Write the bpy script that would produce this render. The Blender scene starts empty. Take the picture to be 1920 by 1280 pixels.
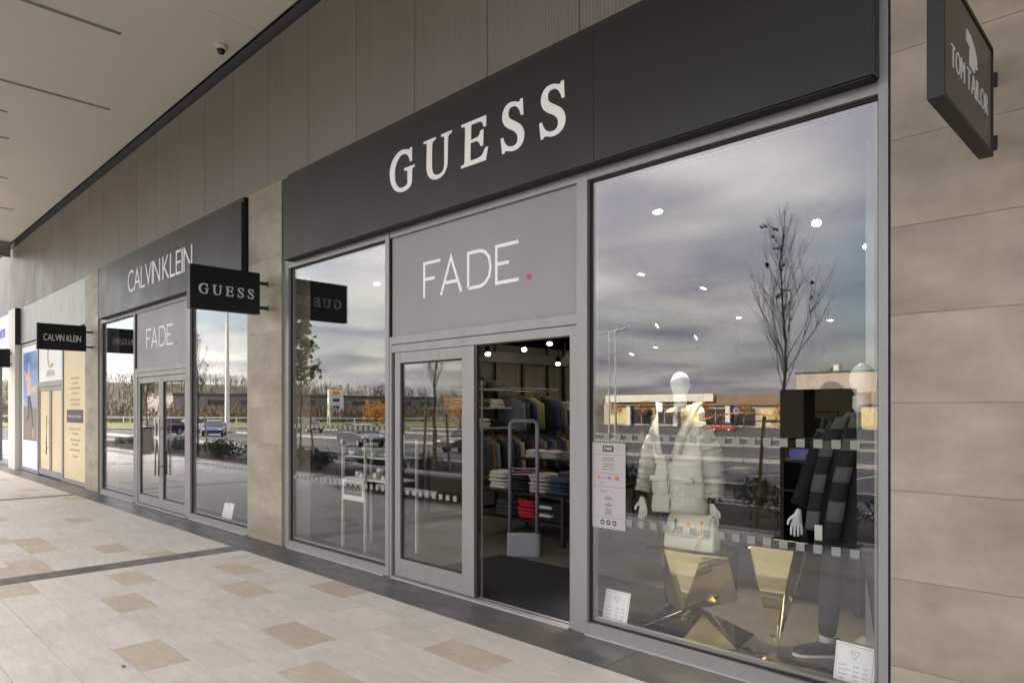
import bpy, bmesh, math, random
from math import sin, cos, pi, radians
from mathutils import Vector, Matrix, noise
random.seed(7)
S = bpy.context.scene
COL = S.collection

# ------------------------------------------------------------------ camera
cam = bpy.data.cameras.new('camera'); camo = bpy.data.objects.new('camera', cam); COL.objects.link(camo)
camo.location = (0, -4.0, 1.65)
camo.rotation_euler = (pi/2, 0, math.atan2(0.7036, 0.7107))
cam.sensor_fit = 'HORIZONTAL'; cam.sensor_width = 36; cam.lens = 36*1297/1920
cam.shift_y = (767-640)/1920; cam.clip_start = 0.05; cam.clip_end = 6000
S.camera = camo

# ------------------------------------------------------------------ sky, sun, exposure
SUN_EL, SUN_AZ = radians(17), radians(-38)     # the sun stands low behind the shops
W = bpy.data.worlds.new('World'); S.world = W; W.use_nodes = True
nt = W.node_tree; nt.nodes.clear()
def N(tree, t, **kw):
    n = tree.nodes.new(t)
    for k, v in kw.items(): setattr(n, k, v)
    return n
def L(tree, a, b): tree.links.new(a, b)
def math_node(tree, op, a, b=None, clamp=False):
    n = N(tree, 'ShaderNodeMath', operation=op, use_clamp=clamp)
    for i, x in enumerate((a, b)):
        if x is None: continue
        if isinstance(x, (int, float)): n.inputs[i].default_value = x
        else: L(tree, x, n.inputs[i])
    return n.outputs[0]
sky = N(nt, 'ShaderNodeTexSky', sky_type='NISHITA', sun_disc=False, sun_elevation=SUN_EL, sun_rotation=SUN_AZ, air_density=1.0, dust_density=1.5)
tc = N(nt, 'ShaderNodeTexCoord'); sx = N(nt, 'ShaderNodeSeparateXYZ'); L(nt, tc.outputs['Generated'], sx.inputs[0])
zc = math_node(nt, 'MAXIMUM', sx.outputs[2], 0.0)
zd = math_node(nt, 'ADD', zc, 0.10)
ux = math_node(nt, 'DIVIDE', sx.outputs[0], zd); uy = math_node(nt, 'DIVIDE', sx.outputs[1], zd)
cv = N(nt, 'ShaderNodeCombineXYZ'); L(nt, ux, cv.inputs[0]); L(nt, uy, cv.inputs[1])
n1 = N(nt, 'ShaderNodeTexNoise'); n1.inputs['Scale'].default_value = 1.15; n1.inputs['Detail'].default_value = 7; n1.inputs['Roughness'].default_value = 0.44; n1.inputs['Distortion'].default_value = 0.35
L(nt, cv.outputs[0], n1.inputs['Vector'])
n2 = N(nt, 'ShaderNodeTexNoise'); n2.inputs['Scale'].default_value = 0.33; n2.inputs['Detail'].default_value = 4
L(nt, cv.outputs[0], n2.inputs['Vector'])
cr = N(nt, 'ShaderNodeValToRGB')            # cloud tone: lavender grey undersides to pale tops
cr.color_ramp.elements[0].position = 0.32; cr.color_ramp.elements[0].color = (0.338, 0.334, 0.408, 1)
cr.color_ramp.elements[1].position = 0.68; cr.color_ramp.elements[1].color = (0.845, 0.825, 0.77, 1)
L(nt, n1.outputs[0], cr.inputs[0])
mask = N(nt, 'ShaderNodeMapRange'); mask.inputs[1].default_value = 0.30; mask.inputs[2].default_value = 0.52
L(nt, n2.outputs[0], mask.inputs[0])
# clouds are paler and warmer on the side the sun stands on
az = math_node(nt, 'MULTIPLY_ADD', sx.outputs[0], -.9); az.node.inputs[2].default_value = -.25
wm = N(nt, 'ShaderNodeMix', data_type='RGBA'); wm.clamp_factor = True; L(nt, az, wm.inputs[0]); wm.inputs['A'].default_value = (.98, .95, .985, 1); wm.inputs['B'].default_value = (1.75, 1.66, 1.48, 1)
wc = N(nt, 'ShaderNodeMix', data_type='RGBA', blend_type='MULTIPLY'); wc.inputs[0].default_value = 1; L(nt, cr.outputs[0], wc.inputs['A']); L(nt, wm.outputs['Result'], wc.inputs['B'])
cs = N(nt, 'ShaderNodeMix', data_type='RGBA', blend_type='MULTIPLY'); cs.inputs[0].default_value = 1
# an overcast sky is about three times as bright overhead as at the horizon
CLOUD = 13.0
el = math_node(nt, 'MULTIPLY_ADD', zc, CLOUD*1.38); el.node.inputs[2].default_value = CLOUD*.42
cc = N(nt, 'ShaderNodeCombineXYZ')
for i in range(3): L(nt, el, cc.inputs[i])
L(nt, wc.outputs['Result'], cs.inputs['A']); L(nt, cc.outputs[0], cs.inputs['B'])
mx = N(nt, 'ShaderNodeMix', data_type='RGBA'); L(nt, mask.outputs[0], mx.inputs[0]); L(nt, sky.outputs[0], mx.inputs['A']); L(nt, cs.outputs['Result'], mx.inputs['B'])
bg = N(nt, 'ShaderNodeBackground'); bg.inputs[1].default_value = 0.11; L(nt, mx.outputs['Result'], bg.inputs[0])
wo = N(nt, 'ShaderNodeOutputWorld'); L(nt, bg.outputs[0], wo.inputs[0])
sun = bpy.data.lights.new('sun', 'SUN'); sun.energy = 5.0; sun.angle = radians(0.6); sun.color = (1, .88, .72)
suno = bpy.data.objects.new('sun', sun); COL.objects.link(suno)
suno.rotation_euler = (-(pi/2-SUN_EL), 0, -SUN_AZ)
vs = S.view_settings; vs.view_transform = 'Standard'; vs.look = 'None'; vs.gamma = 1; vs.exposure = 2.1; vs.use_curve_mapping = False
S.render.engine = 'CYCLES'; S.cycles.max_bounces = 10; S.cycles.transparent_max_bounces = 24
S.cycles.diffuse_bounces = 4; S.cycles.glossy_bounces = 4; S.cycles.caustics_reflective = False; S.cycles.caustics_refractive = False
S.cycles.sample_clamp_indirect = 4; S.cycles.use_denoising = True; S.cycles.denoiser = 'OPENIMAGEDENOISE'; S.cycles.denoising_prefilter = 'ACCURATE'

# ------------------------------------------------------------------ materials
MT = {}
def mat(name, col, rough=.5, metal=0., col2=None, scale=4., stretch=(1, 1, 1), lo=.35, hi=.65, bump=0., bscale=60., rand=0., spec=.5, detail=5., emit=None, es=1., coat=0., bstretch=(1, 1, 1), trans=0., dirt=0., dscale=1.3):
    m = bpy.data.materials.new(name); m.use_nodes = True; t = m.node_tree
    b = t.nodes['Principled BSDF']
    b.inputs['Base Color'].default_value = (*col, 1); b.inputs['Roughness'].default_value = rough; b.inputs['Metallic'].default_value = metal
    b.inputs['Specular IOR Level'].default_value = spec; b.inputs['Coat Weight'].default_value = coat
    g = N(t, 'ShaderNodeNewGeometry')
    out = None
    if col2 is not None:
        mp = N(t, 'ShaderNodeMapping'); mp.inputs['Scale'].default_value = stretch
        oi = N(t, 'ShaderNodeObjectInfo'); vm = N(t, 'ShaderNodeVectorMath', operation='MULTIPLY_ADD')
        cx = N(t, 'ShaderNodeCombineXYZ')
        for i in range(3): L(t, oi.outputs['Random'], cx.inputs[i])
        L(t, cx.outputs[0], vm.inputs[0]); vm.inputs[1].default_value = (37, 37, 37) if rand else (0, 0, 0); L(t, g.outputs['Position'], vm.inputs[2])
        L(t, vm.outputs[0], mp.inputs[0])
        nz = N(t, 'ShaderNodeTexNoise'); nz.inputs['Scale'].default_value = scale; nz.inputs['Detail'].default_value = detail; nz.inputs['Roughness'].default_value = .6
        L(t, mp.outputs[0], nz.inputs['Vector'])
        mr = N(t, 'ShaderNodeMapRange'); mr.inputs[1].default_value = lo; mr.inputs[2].default_value = hi; L(t, nz.outputs[0], mr.inputs[0])
        mi = N(t, 'ShaderNodeMix', data_type='RGBA'); mi.inputs['A'].default_value = (*col, 1); mi.inputs['B'].default_value = (*col2, 1)
        L(t, mr.outputs[0], mi.inputs[0]); out = mi.outputs['Result']
        if rand:
            hv = N(t, 'ShaderNodeHueSaturation'); L(t, out, hv.inputs['Color'])
            v = math_node(t, 'MULTIPLY_ADD', oi.outputs['Random'], rand); v.node.inputs[2].default_value = 1-rand/2
            L(t, v, hv.inputs['Value']); out = hv.outputs[0]
        if dirt:                                  # stains and scuffs with a shape of their own
            nd = N(t, 'ShaderNodeTexNoise'); nd.inputs['Scale'].default_value = dscale; nd.inputs['Detail'].default_value = 9; nd.inputs['Roughness'].default_value = .68; L(t, vm.outputs[0] if rand else g.outputs['Position'], nd.inputs['Vector'])
            md = N(t, 'ShaderNodeMapRange'); md.inputs[1].default_value = .38; md.inputs[2].default_value = .60; md.inputs[3].default_value = 1-dirt; md.inputs[4].default_value = 1.0; L(t, nd.outputs[0], md.inputs[0])
            h2 = N(t, 'ShaderNodeHueSaturation'); L(t, out, h2.inputs['Color']); L(t, md.outputs[0], h2.inputs['Value']); out = h2.outputs[0]
        L(t, out, b.inputs['Base Color'])
        r2 = math_node(t, 'MULTIPLY_ADD', nz.outputs[0], .25); r2.node.inputs[2].default_value = rough-.12
        L(t, r2, b.inputs['Roughness'])
    if bump:
        mp2 = N(t, 'ShaderNodeMapping'); mp2.inputs['Scale'].default_value = bstretch; L(t, g.outputs['Position'], mp2.inputs[0])
        nb = N(t, 'ShaderNodeTexNoise'); nb.inputs['Scale'].default_value = bscale; nb.inputs['Detail'].default_value = 3; L(t, mp2.outputs[0], nb.inputs['Vector'])
        bp = N(t, 'ShaderNodeBump'); bp.inputs['Strength'].default_value = bump; bp.inputs['Distance'].default_value = .01
        L(t, nb.outputs[0], bp.inputs['Height']); L(t, bp.outputs[0], b.inputs['Normal'])
    if emit: b.inputs['Emission Color'].default_value = (*emit, 1); b.inputs['Emission Strength'].default_value = es
    if trans:
        o = t.nodes['Material Output']; tl = N(t, 'ShaderNodeBsdfTranslucent'); tl.inputs[0].default_value = (*col, 1)
        ms = N(t, 'ShaderNodeMixShader'); ms.inputs[0].default_value = trans; L(t, b.outputs[0], ms.inputs[1]); L(t, tl.outputs[0], ms.inputs[2]); L(t, ms.outputs[0], o.inputs[0])
    MT[name] = m
    return m
def glass(name, base, tint):
    m = bpy.data.materials.new(name); m.use_nodes = True; t = m.node_tree; t.nodes.clear()
    lw = N(t, 'ShaderNodeLayerWeight'); lw.inputs[0].default_value = .5
    p = math_node(t, 'POWER', lw.outputs['Facing'], 4.0)
    f = math_node(t, 'MULTIPLY_ADD', p, 1-base); f.node.inputs[2].default_value = base
    tr = N(t, 'ShaderNodeBsdfTransparent'); tr.inputs[0].default_value = (*tint, 1)
    gl = N(t, 'ShaderNodeBsdfGlossy'); gl.inputs['Roughness'].default_value = 0.0; gl.inputs[0].default_value = (.96, .97, 1, 1)
    # float glass is never quite flat: a very weak long wave
    g = N(t, 'ShaderNodeNewGeometry'); nb = N(t, 'ShaderNodeTexNoise'); nb.inputs['Scale'].default_value = .7; nb.inputs['Detail'].default_value = 0
    L(t, g.outputs['Position'], nb.inputs['Vector']); bp = N(t, 'ShaderNodeBump'); bp.inputs['Strength'].default_value = .018; bp.inputs['Distance'].default_value = .012
    L(t, nb.outputs[0], bp.inputs['Height']); L(t, bp.outputs[0], gl.inputs['Normal'])
    mxs = N(t, 'ShaderNodeMixShader'); L(t, f, mxs.inputs[0]); L(t, tr.outputs[0], mxs.inputs[1]); L(t, gl.outputs[0], mxs.inputs[2])
    o = N(t, 'ShaderNodeOutputMaterial'); L(t, mxs.outputs[0], o.inputs[0]); MT[name] = m
    return m

mat('tile', (.635, .61, .55), .55, col2=(.56, .53, .475), scale=4.5, stretch=(1, 6.0, 1), rand=.08, dirt=.11, dscale=2.2, bump=.06, bscale=40, bstretch=(1, 4, 1))
mat('tile_tan', (.54, .47, .36), .55, col2=(.475, .41, .315), scale=4.5, stretch=(1, 6, 1), rand=.10, dirt=.12, dscale=2.2, bump=.06, bscale=40, bstretch=(1, 4, 1))
mat('tile_dark', (.115, .108, .10), .42, col2=(.075, .072, .07), scale=4, stretch=(1, 2.5, 1), rand=.16, dirt=.3, bump=.05, bscale=50)
mat('grout', (.13, .12, .105), .9)
mat('stone', (.40, .35, .27), .5, col2=(.24, .202, .148), scale=1.5, stretch=(.8, .8, 2.2), lo=.28, hi=.72, detail=8., dirt=.25, rand=.10, bump=.05, bscale=25)
mat('stone_edge', (.40, .36, .30), .7)
mat('clad', (.225, .205, .187), .45, metal=.25, col2=(.205, .187, .17), scale=1.0, rand=.05)
mat('clad_gap', (.012, .012, .012), .9)
mat('ceiling', (.82, .79, .69), .8, col2=(.79, .76, .66), scale=.6)
mat('slot', (.25, .235, .205), .7)
mat('alu', (.265, .263, .253), .42, metal=.25, col2=(.247, .245, .236), scale=6, stretch=(1, 1, .2))
mat('alu_light', (.40, .395, .39), .45, metal=.2)
mat('gasket', (.008, .008, .008), .6)
mat('sign_black', (.0105, .0105, .011), .42, col2=(.009, .009, .0095), spec=.4, scale=1.2, bump=.01, bscale=6)
mat('blade_black', (.006, .0065, .007), .4, spec=.3)
mat('blade_frame', (.006, .006, .0065), .45, spec=.35)
mat('tt_face', (.016, .0145, .014), .25)
mat('letter', (.88, .87, .84), .5)
mat('letter_grey', (.55, .55, .55), .5)
mat('magenta', (.55, .03, .20), .5)
mat('fade_panel', (.275, .278, .28), .5, col2=(.262, .265, .268), scale=1.0)
mat('white', (.78, .78, .76), .5)
mat('film_white', (.80, .80, .80), .45)
mat('film_cream', (.72, .60, .36), .45, col2=(.66, .54, .31), scale=.8)
mat('stand', (.45, .45, .42), .5)
mat('gate', (.24, .25, .27), .45)
mat('print_brown', (.45, .34, .17), .6)
mat('print_dark', (.06, .055, .06), .6)
mat('gold_print', (.55, .36, .12), .5)
mat('poster_sky', (.06, .17, .50), .4, col2=(.22, .36, .62), scale=1.1, stretch=(1, 1, 1.5))
mat('poster_ground', (.16, .13, .11), .5, col2=(.24, .19, .15), scale=3)
mat('poster_stone', (.55, .43, .28), .5)
mat('poster_red', (.55, .16, .10), .5, col2=(.7, .6, .5), scale=14)
mat('poster_skin', (.60, .40, .28), .5)
mat('paper', (.90, .92, .91), .5)
mat('film_grey', (.36, .355, .345), .5)
mat('square', (.30, .325, .285), .7)
mat('blue_print', (.10, .14, .55), .5)
mat('red_print', (.55, .08, .06), .5)
mat('orange_print', (.75, .30, .05), .5)
mat('purple', (.20, .20, .62), .5)
mat('cream_wall', (.62, .59, .52), .6)
mat('steel', (.55, .54, .52), .3, metal=.9)
mat('shop_floor', (.17, .15, .125), .35, col2=(.13, .115, .10), scale=3)
mat('mat', (.008, .008, .009), .95, col2=(.02, .02, .022), scale=160, bump=.5, bscale=220)
mat('shop_wall', (.17, .148, .113), .7)
mat('shop_dark', (.006, .006, .006), 1.0, spec=0.)
mat('black', (.012, .012, .012), .4)
mat('black_gloss', (.01, .01, .01), .15)
mat('timber', (.36, .25, .14), .55, col2=(.28, .19, .10), scale=5, stretch=(1, 1, .15))
mat('gold', (.98, .87, .47), .05, metal=1.0)
mat('brass', (.75, .50, .15), .2, metal=1.0)
mat('mannequin', (.74, .76, .72), .28)
mat('parka', (.82, .82, .70), .7, col2=(.76, .76, .64), scale=9, bump=.18, bscale=28)
mat('bag', (.80, .79, .62), .45, bump=.1, bscale=70)
mat('navy', (.012, .018, .035), .8, bump=.15, bscale=60)
mat('dark_cloth', (.015, .016, .02), .85, bump=.15, bscale=50)
mat('scarf_grey', (.11, .11, .105), .9, bump=.3, bscale=120)
mat('sole', (.75, .74, .70), .6)
mat('grey_shirt', (.30, .29, .29), .8)
mat('perspex', (.55, .60, .62), .2)
CL = {}
for k, c in dict(cream=(.60, .57, .48), sand=(.50, .45, .36), pink=(.46, .37, .36), grey=(.16, .165, .18), charcoal=(.05, .052, .06), teal=(.02, .17, .19), navy=(.02, .035, .08), black=(.012, .012, .013), red=(.42, .015, .03), olive=(.30, .30, .04), maroon=(.14, .02, .04), brown=(.16, .10, .06), beige=(.42, .33, .22), blue=(.10, .13, .20)).items():
    CL[k] = mat('cloth_'+k, c, .9, bump=.2, bscale=80)
mat('asphalt', (.075, .072, .072), .85, col2=(.055, .054, .056), scale=.7, bump=.15, bscale=40)
mat('kerb', (.36, .35, .33), .85, col2=(.29, .28, .265), scale=3)
mat('paint', (.62, .61, .58), .8)
mat('soil', (.055, .043, .032), .95, col2=(.035, .03, .024), scale=8)
mat('grass', (.085, .115, .028), .95, col2=(.15, .14, .045), scale=.25)
mat('hill', (.075, .065, .04), .95, col2=(.05, .05, .028), scale=.03)
mat('bark', (.09, .072, .055), .9)
mat('leaf_green', (.26, .26, .06), .7, trans=.3)
mat('leaf_dark', (.028, .042, .018), .6, trans=.2)
mat('leaf_orange', (.50, .24, .03), .7, trans=.35)
mat('leaf_few', (.045, .05, .03), .7)
mat('wood_far', (.17, .125, .08), .95, col2=(.10, .085, .05), scale=.05)
mat('mast', (.62, .61, .58), .4, metal=.3)
mat('stake', (.42, .31, .18), .8)
mat('bench', (.30, .255, .245), .45, col2=(.25, .21, .20), scale=3)
mat('bldg_beige', (.56, .49, .39), .8, col2=(.50, .44, .35), scale=.3)
mat('bldg_brown', (.28, .18, .115), .7, col2=(.24, .155, .10), scale=.4)
mat('bldg_grey', (.20, .18, .17), .7)
mat('bldg_white', (.80, .77, .70), .6)
mat('bldg_glass', (.04, .05, .055), .15)
mat('poster_yellow', (.75, .62, .30), .6)
mat('sign_blue', (.02, .10, .42), .4)
mat('tyre', (.015, .015, .015), .8)
mat('rim', (.5, .5, .52), .3, metal=.8)
mat('car_glass', (.012, .014, .016), .08)
mat('car_grey', (.12, .13, .14), .25, metal=.5, coat=.6)
mat('car_blue', (.015, .03, .16), .25, metal=.3, coat=.6)
mat('car_red', (.45, .012, .012), .25, coat=.6)
mat('car_black', (.015, .015, .017), .2, coat=.6)
mat('car_white', (.65, .65, .64), .3, coat=.6)
mat('car_lamp', (.7, .7, .7), .15)
mat('tail', (.35, .01, .01), .25)
mat('lens', (1, .95, .85), .3, emit=(1, .90, .72), es=22.)
mat('roofing', (.10, .10, .10), .9)
_t = MT['square'].node_tree; _o = _t.nodes['Material Output']; _tr = N(_t, 'ShaderNodeBsdfTransparent'); _ms = N(_t, 'ShaderNodeMixShader'); _ms.inputs[0].default_value = .45
L(_t, _t.nodes['Principled BSDF'].outputs[0], _ms.inputs[1]); L(_t, _tr.outputs[0], _ms.inputs[2]); L(_t, _ms.outputs[0], _o.inputs[0])
glass('glass', .076, (.955, .96, .945))
glass('glass_thin', .05, (.93, .94, .93))

# ------------------------------------------------------------------ mesh helpers
class MB:
    def __init__(s): s.v = []; s.f = []; s.m = []
    def add(s, V, F, mi=0):
        o = len(s.v); s.v += [tuple(p) for p in V]; s.f += [tuple(i+o for i in f) for f in F]; s.m += [mi]*len(F); return s
    def box(s, x0, x1, y0, y1, z0, z1, mi=0):
        V = [(x, y, z) for z in (z0, z1) for y in (y0, y1) for x in (x0, x1)]
        return s.add(V, [(0, 2, 3, 1), (4, 5, 7, 6), (0, 1, 5, 4), (2, 6, 7, 3), (0, 4, 6, 2), (1, 3, 7, 5)], mi)
    def cbox(s, x0, x1, y0, y1, z0, z1, c=.004, mi=0):           # chamfered in plan and on top
        def ring(z, k): return [(x0+k+c, y0+k, z), (x1-k-c, y0+k, z), (x1-k, y0+k+c, z), (x1-k, y1-k-c, z), (x1-k-c, y1-k, z), (x0+k+c, y1-k, z), (x0+k, y1-k-c, z), (x0+k, y0+k+c, z)]
        return s.loft([ring(z0, 0), ring(z1-c, 0), ring(z1, c)], mi=mi)
    def loft(s, rings, cap=True, mi=0, closed=True):
        n = len(rings[0]); V = [p for r in rings for p in r]; F = []
        for i in range(len(rings)-1):
            for j in range(n if closed else n-1):
                a = i*n+j; b = i*n+(j+1) % n; F.append((a, b, b+n, a+n))
        if cap: F.append(tuple(range(n-1, -1, -1))); F.append(tuple((len(rings)-1)*n+j for j in range(n)))
        return s.add(V, F, mi)
    def tube(s, pts, r, n=8, mi=0, cap=True):
        pts = [Vector(p) for p in pts]
        if not isinstance(r, (list, tuple)): r = [r]*len(pts)
        rings = []; up = None
        for i, p in enumerate(pts):
            d = (pts[min(i+1, len(pts)-1)]-pts[max(i-1, 0)]).normalized()
            if up is None: up = Vector((0, 0, 1)) if abs(d.z) < .9 else Vector((1, 0, 0))
            a = d.cross(up).normalized(); b = d.cross(a).normalized(); up = b.cross(d) if abs(b.cross(d).length) > .1 else up
            up = -b if False else up
            rings.append([p+(a*cos(2*pi*k/n)+b*sin(2*pi*k/n))*r[i] for k in range(n)])
        return s.loft(rings, cap, mi)
    def prism(s, pts, fn, mi=0):
        """polygon pts extruded: fn(u,v,w) with w 0 and 1"""
        n = len(pts); V = [fn(u, v, 0) for u, v in pts]+[fn(u, v, 1) for u, v in pts]
        F = [tuple(range(n-1, -1, -1)), tuple(range(n, 2*n))]+[(i, (i+1) % n, n+(i+1) % n, n+i) for i in range(n)]
        return s.add(V, F, mi)
    def lathe(s, c, prof, n=16, mi=0):
        return s.loft([[(c[0]+r*cos(2*pi*k/n), c[1]+r*sin(2*pi*k/n), c[2]+z) for k in range(n)] for r, z in prof], True, mi)
    def mesh(s, name, mats, smooth=False):
        me = bpy.data.meshes.new(name); me.from_pydata(s.v, [], s.f)
        for m in mats: me.materials.append(MT[m])
        if len(mats) > 1: me.polygons.foreach_set('material_index', s.m)
        bm = bmesh.new(); bm.from_mesh(me); bmesh.ops.recalc_face_normals(bm, faces=bm.faces); bm.to_mesh(me); bm.free()
        if smooth: me.polygons.foreach_set('use_smooth', [True]*len(me.polygons))
        me.update(); return me
def wloc(o):
    v = Vector((0, 0, 0))
    while o: v += o.location; o = o.parent
    return v
def obj(name, me, mats, parent=None, smooth=False, loc=None, bevel=0., world=True):
    """me: MB in world coordinates (made local to its parent) or a mesh"""
    if isinstance(me, MB):
        off = (wloc(parent) if parent and world else Vector((0, 0, 0)))+(Vector(loc) if loc is not None else Vector((0, 0, 0)))
        if world and off.length: me.v = [tuple(Vector(p)-off) for p in me.v]
        me = me.mesh(name, [mats] if isinstance(mats, str) else mats, smooth)
        mats = None
    o = bpy.data.objects.new(name, me); COL.objects.link(o)
    if loc is not None: o.location = loc
    if parent: o.parent = parent
    if mats is not None:
        o.material_slots[0].link = 'OBJECT'; o.material_slots[0].material = MT[mats] if isinstance(mats, str) else mats
    if bevel:
        b = o.modifiers.new('bevel', 'BEVEL'); b.width = bevel; b.segments = 2; b.limit_method = 'ANGLE'
    return o
def tag(o, label, cat, group=None, kind=None):
    o['label'] = label; o['category'] = cat
    if group: o['group'] = group
    if kind: o['kind'] = kind
    return o
def thing(name, label, cat, loc=(0, 0, 0), group=None, rz=0., kind=None):
    o = bpy.data.objects.new(name, None); o.empty_display_size = .1; COL.objects.link(o); o.location = loc; o.rotation_euler.z = rz
    return tag(o, label, cat, group, kind)
def copy_tree(o, parent=None):
    c = o.copy(); COL.objects.link(c); c.parent = parent
    for ch in list(o.children): copy_tree(ch, c)
    return c
def part(name, mats, parent, *boxes, smooth=False, bevel=0.):
    m = MB()
    for b in boxes: m.box(*b)
    return obj(name, m, mats, parent, smooth, bevel=bevel)

# glyphs: the serif letters are drawn as outlines (millimetres, cap height 375), the rest come from Blender's built-in font
SERIF = {
'G':[(352,381),(352,252),(320,254),(310,288),(279,328),(232,347),(177,345),(122,303),(90,244),(85,188),(90,130),(114,81),(154,46),(201,35),(248,41),(282,57),(282,178),(232,188),(232,211),(393,209),(393,191),(363,182),(355,174),(352,46),(310,9),(232,-7),(154,1),(82,36),(33,90),(9,149),(0,208),(9,269),(41,323),(90,363),(146,386),(209,392),(263,382),(310,367),(320,378)],
'U':[(0,377),(175,375),(175,355),(139,347),(124,331),(121,126),(129,84),(146,55),(177,39),(217,33),(258,39),(286,63),(293,101),(295,342),(286,349),(251,354),(251,376),(397,375),(397,355),(360,346),(344,333),(340,107),(329,62),(299,25),(251,1),(196,-6),(139,4),(97,24),(64,59),(46,104),(43,145),(49,342),(39,354),(0,356)],
'E':[(7,379),(315,375),(315,284),(285,287),(273,317),(258,337),(224,344),(131,346),(128,220),(206,222),(230,230),(246,267),(283,269),(279,134),(246,136),(234,162),(206,193),(124,194),(121,48),(212,45),(255,53),(279,72),(303,112),(337,112),(312,5),(0,9),(0,30),(35,33),(48,47),(55,338),(46,354),(7,356)],
'S':[(246,383),(254,253),(226,256),(215,291),(191,327),(158,348),(119,352),(93,336),(88,306),(93,280),(114,257),(180,215),(224,183),(251,147),(264,109),(260,63),(240,29),(202,4),(158,-4),(114,0),(74,14),(49,17),(44,2),(17,1),(0,131),(29,131),(40,99),(63,65),(102,41),(147,35),(180,47),(191,74),(188,107),(169,135),(136,161),(80,192),(40,228),(21,266),(17,307),(29,344),(52,373),(86,389),(125,390),(164,382),(197,367),(213,368),(219,384)]}
GUESS_X = (0, .524, 1.040, 1.526, 1.946)      # left edges of the five letters, metres at cap height .375
def smooth_poly(pts):
    """round the gentle corners of an outline and keep the sharp ones"""
    out = []; n = len(pts)
    for i in range(n):
        a, b, c = (Vector(pts[(i+k) % n]) for k in (-1, 0, 1))
        ang = (b-a).angle(c-b) if (b-a).length and (c-b).length else 0
        if ang < radians(62) and ang > radians(4):
            t = .28; p = b+(a-b)*t; q = b+(c-b)*t; out += [tuple(p), tuple((p+q)/2*.5+b*.5), tuple(q)]
        else: out.append(tuple(b))
    return out
SERIF = {k: smooth_poly(v) for k, v in SERIF.items()}
FONT = {}
def load_glyphs(chars):
    dg = bpy.context.evaluated_depsgraph_get()
    for ch in chars:
        cu = bpy.data.curves.new('g', 'FONT'); cu.body = ch; cu.size = 1; cu.extrude = .5; cu.resolution_u = 4; cu.offset = -.011
        o = bpy.data.objects.new('g', cu); COL.objects.link(o); dg.update()
        me = bpy.data.meshes.new_from_object(o.evaluated_get(dg))
        V = [tuple(v.co) for v in me.vertices]; F = [tuple(p.vertices) for p in me.polygons]
        x0 = min([v[0] for v in V], default=0); x1 = max([v[0] for v in V], default=.3)
        FONT[ch] = ([(x-x0, y, z) for x, y, z in V], F, x1-x0)
        bpy.data.objects.remove(o); bpy.data.curves.remove(cu); bpy.data.meshes.remove(me)
load_glyphs(sorted(set('CALVINKEIRTOMFDSPGUYHB0123456789:-.,%&?nomARENAPripravujemenovúpredajňuVISAPayZsbt')))
CAP = max(v[1] for v in FONT['E'][0])
def word(text, o, u, up, nrm, height, width=None, depth=.003, mats='letter', parent=None, per_letter=True, gap=.12, name='letter'):
    """letters of the built-in font laid in the plane (o; u, up), standing proud along nrm"""
    o, u, up, nrm = (Vector(x) for x in (o, u, up, nrm)); k = height/CAP
    lay = []; x = 0
    for ch in text:
        if ch == ' ': x += .32; continue
        V, F, w = FONT[ch]; lay.append((ch, x)); x += w+gap
    tot = x-gap; sx_ = (width/(tot*k) if width else 1.)
    m = MB()
    for ch, x in lay:
        V, F, w = FONT[ch]
        P = [o+u*((x+a)*k*sx_)+up*(b*k)+nrm*((c+.5)*depth) for a, b, c in V]
        m.add(P, F)
        if per_letter: obj(name, m, mats, parent); m = MB()
    if not per_letter: obj(name, m, mats, parent)
    return tot*k*sx_
def guess(o, u, up, nrm, scale, depth, mats, parent, xs=1., per_letter=True):
    o, u, up, nrm = (Vector(x) for x in (o, u, up, nrm)); m = MB()
    for ch, x in zip('GUESS', GUESS_X):
        m.prism(SERIF[ch], lambda a, b, w: o+u*((x+a/1000)*scale*xs)+up*(b/1000*scale)+nrm*(w*depth))
        if per_letter: obj('letter', m, mats, parent); m = MB()
    if not per_letter: obj('lettering', m, mats, parent)
FADE = {'F': ([[(0, 0), (0, 336)], [(14, 321), (236, 321)], [(14, 172), (158, 172)]], 0), 'A': ([[(10, 0), (150, 325), (290, 0)], [(62, 104), (238, 104)]], 236),
        'D': ([[(0, 15), (0, 321)], [(0, 321), (150, 321), (215, 300), (265, 250), (283, 168), (265, 86), (215, 36), (150, 15), (0, 15)]], 620), 'E': ([[(0, 0), (0, 336)], [(14, 321), (258, 321)], [(14, 172), (150, 172)], [(14, 15), (262, 15)]], 973)}
def stroke_poly(pts, w):
    L_, R_ = [], []; P = [Vector(p) for p in pts]
    for i, p in enumerate(P):
        d0 = (P[i]-P[i-1]).normalized() if i else (P[1]-P[0]).normalized(); d1 = (P[i+1]-P[i]).normalized() if i < len(P)-1 else d0
        n0 = Vector((-d0.y, d0.x)); n1 = Vector((-d1.y, d1.x)); b = (n0+n1); b = b/max(.35, b.length_squared)*2
        L_.append(p+b*w/2); R_.append(p-b*w/2)
    return [tuple(p) for p in L_]+[tuple(p) for p in reversed(R_)]
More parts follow.
